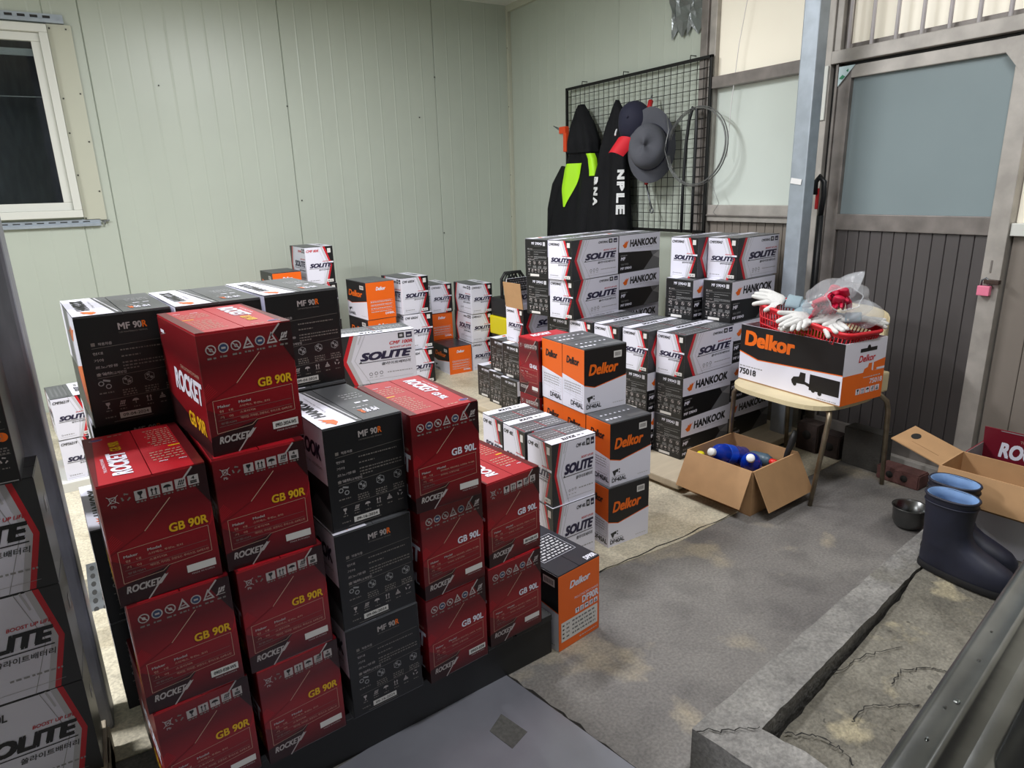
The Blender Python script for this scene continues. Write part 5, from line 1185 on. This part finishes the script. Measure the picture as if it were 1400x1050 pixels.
# ------------------------------------------------------------------ open carton with bottles
t = empty('open_carton', (2.14, 1.69, 0), radians(6)); tag(t, 'open brown carton of blue bottles on the floor under the chair front', 'box')
V, U, H, th = .335, .335, .20, .005
b = MB(); b.box((0, 0, 0), (V, U, th), 'kraft_in'); b.box((0, 0, th), (V, th, H), 'kraft'); b.box((0, U-th, th), (V, U, H), 'kraft'); b.box((0, th, th), (th, U-th, H), 'kraft'); b.box((V-th, th, th), (V, U-th, H), 'kraft'); b.obj('body', t)
b = MB(); b.box((-.165, .004, -.002), (0, U-.004, .003), 'kraft', Tm((0, 0, H), 0, 0, -1.12)); b.obj('flap', t)
b = MB(); b.box((.004, -.175, -.002), (V-.004, 0, .003), 'kraft', Tm((0, 0, H), 0, 1.08)); b.obj('flap', t)
b = MB(); b.line = None
f = Face(b, (0, 0, 0), (1, 0, 0), (0, 0, 1), V, H); f.line(.02, .42, .98, .42, .0012, 'kraft_in', 0); f.rect(.47, 0, .53, .3, 'kraft_in', 0)
for p in ((.0, U-.001, .0),): pass
b.obj('tape', t)
def bottle(base, cap, label):
    d = Vector(cap)-Vector(base); o = empty('bottle', base); o.rotation_euler = d.to_track_quat('Z', 'Y').to_euler(); tag(o, label, 'bottle', 'blue bottles in the brown carton')
    b = MB(); b.lathe([(.0, 0), (.040, .002), (.044, .012), (.041, .05), (.044, .06), (.041, .085), (.044, .095), (.044, .17), (.041, .20), (.030, .225), (.016, .238), (.014, .245)], 'bottle_blue', 28); b.obj('body', o)
    b = MB(); b.lathe([(.0446, .105), (.0448, .11), (.0448, .16), (.0446, .165)], 'label_blue', 28); b.obj('label', o)
    b = MB(); b.lathe([(.0165, .243), (.0182, .246), (.0182, .262), (.016, .265), (0, .2655)], 'cap_white', 20); b.obj('cap', o); return o
bottle((2.40, 1.955, .12), (2.195, 1.935, .192), 'blue bottle lying in the brown carton, cap at the left corner')
bottle((2.42, 1.92, .05), (2.29, 1.825, .165), 'blue bottle in the brown carton with its white cap towards the camera')
t = empty('bottle', (2.165, 2.0, .01)); tag(t, 'yellow capped bottle in the far left corner of the brown carton', 'bottle')
b = MB(); b.lathe([(0, 0), (.026, .002), (.026, .12), (.014, .14)], 'can_slate', 16); b.obj('body', t); b = MB(); b.lathe([(.018, .138), (.018, .165), (.012, .172), (0, .173)], 'plastic_yellow', 16); b.obj('cap', t)
t = empty('spray_bottle', (2.40, 1.79, .125), 0); t.rotation_euler = (radians(80), radians(0), radians(-8)); tag(t, 'slate blue spray bottle with red tip at the right of the brown carton', 'bottle')
t.location = (2.385, 1.90, .14); b = MB(); b.lathe([(0, 0), (.028, .003), (.03, .02), (.03, .09), (.018, .12)], 'can_slate', 18); b.obj('body', t); b = MB(); b.lathe([(.012, .12), (.014, .125), (.013, .15), (0, .152)], 'plastic_red', 14); b.obj('cap', t)
t = empty('brush', (2.43, 1.75, .02)); tag(t, 'black handled brush sticking out of the right corner of the brown carton', 'brush')
b = MB(); b.tube([(0, .01, .06), (-.0, 0, .17), (.005, -.02, .25), (.015, -.02, .285)], [.012, .012, .015, .009], 'plastic_black', 10); b.obj('handle', t); b = MB(); b.box((-.015, -.01, -.005), (.015, .03, .065), 'plastic_black', bev=.003); b.obj('head', t)

# ------------------------------------------------------------------ bricks along the door
def brick(name, c, rz, l, w, h, m, holes, label, hr=.016):
    t = empty(name, (c[0], c[1], 0), rz); tag(t, label, 'brick')
    b = MB(); g = random.Random(len(label)); n = 18; segs = []
    # face with bored holes: front (-x) built as a frame around round holes
    bm = bmesh.new(); bmesh.ops.create_cube(bm, size=1)
    for v in bm.verts: v.co = Vector((v.co.x*w, v.co.y*l, (v.co.z+.5)*h))
    bmesh.ops.bevel(bm, geom=bm.edges[:], offset=.005, segments=2, affect='EDGES'); bmesh.ops.subdivide_edges(bm, edges=bm.edges[:], cuts=2)
    for v in bm.verts: v.co += Vector((g.uniform(-1, 1), g.uniform(-1, 1), g.uniform(-1, 1)*(v.co.z > .004)))*.0012
    me = bpy.data.meshes.new('body'); bm.to_mesh(me); bm.free(); me.materials.append(MATS[m]); body = meshobj('body', me, t)
    for (y, z) in holes:
        hb = MB(); hb.tube([(-w/2-.0016, y, z), (-w/2+.002, y, z)], hr, 'crack', 16); hb.obj('hole', t)
brick('brick', (2.975, 1.535), radians(2), .19, .09, .068, 'brick_red', ((-.03, .036), (.035, .036)), 'red brick with two holes on the floor right of the chair leg')
brick('concrete_block', (3.01, 1.735), radians(3), .19, .09, .19, 'block_grey', (), 'grey concrete block standing against the door bottom')
brick('brick', (3.0, 1.895), radians(2), .10, .09, .12, 'brick_dark', ((0, .06),), 'dark holed brick against the door, next to the grey block', .022)
brick('brick', (2.985, 2.015), radians(2), .12, .09, .15, 'brick_dark', ((.0, .09),), 'tall dark holed brick against the door, near the steel pillar', .024)
brick('concrete_block', (2.985, 1.395), .1, .05, .05, .05, 'block_grey', (), 'small grey stone on the floor just right of the red brick')

# ------------------------------------------------------------------ kerb and basin floor
def rough_prism(name, pts, z0, ztop, m, parent, seed, amp, sub=26):
    """slab with an uneven top: ztop is a function of x, y"""
    bm = bmesh.new(); vs = [bm.verts.new((x, y, 0)) for x, y in pts]; f = bm.faces.new(vs)
    for _ in range(5):
        bmesh.ops.subdivide_edges(bm, edges=[e for e in bm.edges if e.calc_length() > .035], cuts=1, use_grid_fill=True)
        bmesh.ops.triangulate(bm, faces=[q for q in bm.faces if len(q.verts) > 4])
    ex = bmesh.ops.extrude_face_region(bm, geom=bm.faces[:]); tv = [e for e in ex['geom'] if isinstance(e, bmesh.types.BMVert)]
    tops = set(tv); from mathutils import noise
    for v in bm.verts:
        x, y = v.co.x, v.co.y
        nz = noise.noise(Vector((x*14, y*14, seed)))*amp + noise.noise(Vector((x*45, y*45, seed)))*amp*.4
        if v in tops:
            v.co.z = ztop(x, y) + nz
            v.co.x += noise.noise(Vector((x*20, y*20, seed+9)))*amp*1.4; v.co.y += noise.noise(Vector((x*20, y*20, seed+5)))*amp*1.4
        else: v.co.z = z0
    bmesh.ops.recalc_face_normals(bm, faces=bm.faces)
    me = bpy.data.meshes.new(name); bm.to_mesh(me); bm.free(); me.materials.append(MATS[m]); return meshobj(name, me, parent)
basin = rough_prism('basin_floor', [(1.06, .835), (1.15, .80), (2.10, .985), (3.19, 1.16), (3.19, -.9), (1.06, -.9)], 0, lambda x, y: min(.118, .072+.030*max(0, (x-1.2)/.85)+(.03*max(0, x-1.95)/.15 if x > 1.95 else 0)), 'conc_basin', None, 2, .004); basin['kind'] = 'structure'
kerb = rough_prism('kerb', [(1.0, .905), (1.04, .70), (1.07, -.9), (1.19, -.9), (1.16, .72), (1.134, .818), (2.09, .993), (2.14, 1.0), (2.40, 1.02), (2.45, 1.14), (2.396, 1.132)], 0, lambda x, y: .12, 'conc_curb', None, 5, .003); kerb['kind'] = 'structure'
crack([(1.0, .893, .125), (1.06, .85, .125), (1.13, .82, .125)], .004, 0, kerb, 4)
crack([(1.20, .80, .083), (1.26, .76, .083), (1.27, .70, .083), (1.25, .66, .083)], .005, 0, basin, 5)
crack([(1.36, .735, .085), (1.44, .75, .086), (1.50, .71, .087), (1.55, .68, .087)], .004, 0, basin, 6)
crack([(1.56, .76, .092), (1.63, .77, .092), (1.70, .74, .092), (1.72, .70, .093)], .004, 0, basin, 7)
crack([(1.48, .86, .090), (1.60, .86, .092), (1.72, .82, .094)], .003, 0, basin, 8)

# ------------------------------------------------------------------ boots
def boot(name, loc, rz, label):
    t = empty(name, loc, rz); tag(t, label, 'boot', 'pair of rubber boots')
    # sections from sole to rim; foot points along +y
    secs = []
    def sec(z, y0, y1, w, sh=.0):
        P = []
        for j in range(28):
            a = 2*pi*j/28; c, s_ = cos(a), sin(a)
            y = (y0+y1)/2 + (y1-y0)/2*math.copysign(abs(s_)**.85, s_); k = (y-y0)/(y1-y0)
            ww = w*(1+sh*(k-.5)) ; P.append((ww*math.copysign(abs(c)**.85, c), y, z))
        return P
    for z, y0, y1, w, sh in ((.012, -.050, .222, .045, .30), (.03, -.052, .224, .047, .30), (.055, -.052, .222, .047, .25), (.075, -.050, .205, .046, .10), (.092, -.049, .170, .045, -.2), (.108, -.049, .125, .045, -.2),
                              (.125, -.049, .096, .045, 0), (.15, -.050, .083, .046, 0), (.19, -.052, .084, .049, 0), (.235, -.056, .088, .052, 0), (.262, -.057, .089, .053, 0)): secs.append(sec(z, y0, y1, w, sh))
    b = MB(); b.grid(secs, 'rubber_navy', True, True); b.obj('upper', t)
    ins = [[(p[0]*.93, (p[1]-.016)*.93+.016, p[2]) for p in s] for s in secs[::-1]]
    b = MB(); b.grid([secs[-1], [(p[0], p[1], p[2]+.003) for p in ins[0]]] + ins[1:], 'boot_lining', True, True); b.add([p for p in ins[-3]], [tuple(range(28))], 'boot_lining'); b.obj('lining', t)
    b = MB(); b.tube(secs[-1], .0042, 'rubber_navy', 6, True); b.tube([(p[0]*1.02, p[1]*1.01, p[2]-.022) for p in secs[-1]], .0022, 'rubber_navy', 5, True); b.obj('collar', t)
    b = MB(); b.grid([sec(0, -.054, .226, .047, .3), sec(.008, -.056, .229, .050, .3), sec(.018, -.055, .228, .049, .3), sec(.024, -.053, .226, .048, .3)], 'rubber_sole', True, True); b.add(sec(0, -.054, .226, .047, .3), [tuple(range(28))], 'rubber_sole'); b.obj('sole', t)
boot('rubber_boot', (2.150, .965, .121), radians(183), 'navy rubber boot with blue lining on the concrete, nearer the sink')
boot('rubber_boot', (2.262, 1.015, .121), radians(185), 'navy rubber boot behind the other one, against the open carton')
# bowl
t = MB(); R_ = .063
t.lathe([(0, .004), (.040, .004), (.050, .010), (.058, .03), (.0615, .085), (.0655, .088), (.0655, .090), (.0600, .0885), (.056, .032), (.048, .014), (.038, .0085), (0, .0085)], 'stainless', 32)
o = t.obj('steel_bowl'); o.location = (2.585, 1.285, 0.0); tag(o, 'small stainless steel bowl on the floor beside the boots', 'bowl')

# ------------------------------------------------------------------ cartons at the right edge
t = empty('white_carton', (2.43, .62, .119), radians(3)); tag(t, 'pale closed carton behind the boots, under the open brown one', 'box')
b = MB(); b.box((0, 0, 0), (.165, .47, .145), 'carton_white', bev=.002); b.obj('body', t); b = MB(); b.box((0, 0, .145), (.165, .47, .1485), 'red_top'); b.obj('lid_flap', t)
t = empty('open_carton', (2.408, .60, .268), radians(6)); tag(t, 'open brown carton with long flaps at the right edge, above the boots', 'box')
V, U, H, th = .195, .50, .118, .005
b = MB(); b.box((0, 0, 0), (V, U, th), 'kraft_in'); b.box((0, 0, th), (V, th, H), 'kraft'); b.box((0, U-th, th), (V, U, H), 'kraft'); b.box((0, th, th), (th, U-th, H), 'kraft'); b.box((V-th, th, th), (V, U-th, H), 'kraft'); b.obj('body', t)
b = MB(); b.box((-.105, .003, -.004), (0, U, 0), 'kraft', Tm((0, 0, H), 0, 0, -1.3)); b.obj('flap', t)
b = MB(); T_ = Tm((0, U, H), 0, .30); b.box((.003, 0, -.004), (V, .175, 0), 'kraft', T_)
for j in range(1): b.prism([(.115+.030*cos(a), .135+.014*sin(a)) for a in [2*pi*i/18 for i in range(18)]], .0003, .0008, 'crack', T_); b.prism([(.06, .03), (.064, .03), (.064, .125), (.06, .125)], .0003, .0008, 'kraft_in', T_)
b.obj('flap', t)
t = empty('red_carton', (2.625, .60, .0), radians(6)); tag(t, 'open dark red carton with white lettering behind the brown one at the right edge', 'box')
t.location.z = .119; V, U, H, th = .20, .53, .25, .005
b = MB(); b.box((0, 0, 0), (V, U, th), 'greyboard'); b.box((0, 0, th), (V, th, H), 'box_crimson'); b.box((0, U-th, th), (V, U, H), 'box_crimson'); b.box((0, th, th), (th, U-th, H), 'box_crimson'); b.box((V-th, th, th), (V, U-th, H), 'box_crimson')
for q in (((th, U-th-.001, th), (V-th, U-th, H)), ((th, th, th), (th+.001, U-th, H))): b.box(q[0], q[1], 'greyboard')
b.obj('body', t)
b = MB(); T_ = Tm((V-th, 0, H-.06), 0, 0, -.12); b.box((-.005, .0, 0), (0, U-.004, .125), 'box_crimson', T_)
k0 = len(b.v); f = Face(b, (-.005, U-.004, 0), (0, -1, 0), (0, 0, 1), U, .125)
f.text('ROCKET', .10, .12, .50, .62, 'ink_white', 1, .035, .2); f.text('THE ULTIMATE POWER', .22, .70, .50, .78, 'ink_gold', 1); f.text('GB 100R', .56, .15, .90, .5, 'ink_white', 1, .03); f.line(.10, .97, .9, .97, .003, 'greyboard', 1)
for i in range(k0, len(b.v)): b.v[i] = (T_ @ Vector(b.v[i]))[:]
b.obj('flap', t)

# ------------------------------------------------------------------ sink in the right foreground
t = empty('sink_unit', (.557, .271, 0), radians(11.0)); tag(t, 'stainless steel sink unit in the bottom right corner', 'sink')
X0, X1, Y0, Y1, Z = -.30, .95, -.60, 0.0, .80
def ring_(x0, x1, y0, y1, r, z):
    P = []
    for (cx, cy, a0) in ((x1-r, y1-r, 0), (x0+r, y1-r, pi/2), (x0+r, y0+r, pi), (x1-r, y0+r, 3*pi/2)):
        for i in range(9): a = a0+(pi/2)*i/8; P.append((cx+r*cos(a), cy+r*sin(a), z))
    return P
b = MB()
L_ = [ring_(X0, X1, Y0, Y1, .012, Z-.05), ring_(X0, X1, Y0, Y1, .012, Z-.006), ring_(X0+.002, X1-.002, Y0+.002, Y1-.002, .012, Z), ring_(X0+.010, X1-.010, Y0+.010, Y1-.010, .014, Z+.002),
      ring_(X0+.030, X1-.030, Y0+.030, Y1-.030, .02, Z), ring_(X0+.0325, X1-.0325, Y0+.0325, Y1-.0325, .02, Z+.004), ring_(X0+.036, X1-.036, Y0+.036, Y1-.036, .02, Z-.006),
      ring_(X0+.055, X1-.055, Y0+.055, Y1-.053, .025, Z-.012)]
b.grid(L_, 'stainless', True, True)
L2 = [L_[-1], ring_(.062, X1-.075, Y0+.07, Y1-.068, .055, Z-.013), ring_(.066, X1-.079, Y0+.074, Y1-.072, .055, Z-.018), ring_(.074, X1-.087, Y0+.082, Y1-.080, .06, Z-.06), ring_(.079, X1-.092, Y0+.087, Y1-.085, .06, Z-.16), ring_(.102, X1-.115, Y0+.11, Y1-.108, .06, Z-.185), ring_(.30, X1-.30, Y0+.2, Y1-.2, .06, Z-.19)]
b.grid(L2, 'stainless', True, True); b.add(L2[-1], [tuple(range(36))], 'stainless'); b.obj('top', t)
b = MB(); b.box((X0+.02, Y0+.02, .10), (X1-.02, Y1-.02, Z-.2), 'stainless'); b.box((X0+.02, Y1-.03, Z-.2), (X1-.02, Y1-.02, Z-.05), 'stainless'); b.box((X0+.02, Y0+.02, Z-.2), (X1-.02, Y0+.03, Z-.05), 'stainless'); b.box((X0+.02, Y0+.02, Z-.2), (X0+.03, Y1-.02, Z-.05), 'stainless'); b.box((X1-.03, Y0+.02, Z-.2), (X1-.02, Y1-.02, Z-.05), 'stainless'); b.obj('cabinet', t)
for x in (X0+.06, X1-.06):
    for y in (Y0+.06, Y1-.06): b = MB(); b.lathe([(.02, 0), (.02, .10)], 'stainless', 14, Tm((x, y, 0))); b.obj('leg', t)
g = random.Random(12)
for (x, y) in ((.13, -.018), (.15, -.024), (.31, -.016), (.24, -.021), (.36, -.012), (.07, -.020)):
    b = MB(); r_ = g.uniform(.0018, .0034); b.lathe([(r_, 0), (r_*.92, r_*.10), (r_*.6, r_*.20), (0, r_*.24)], 'night_glass', 14, Tm((x, y, Z+.0008)), 1.7, 1.0); b.obj('water_drop', t)
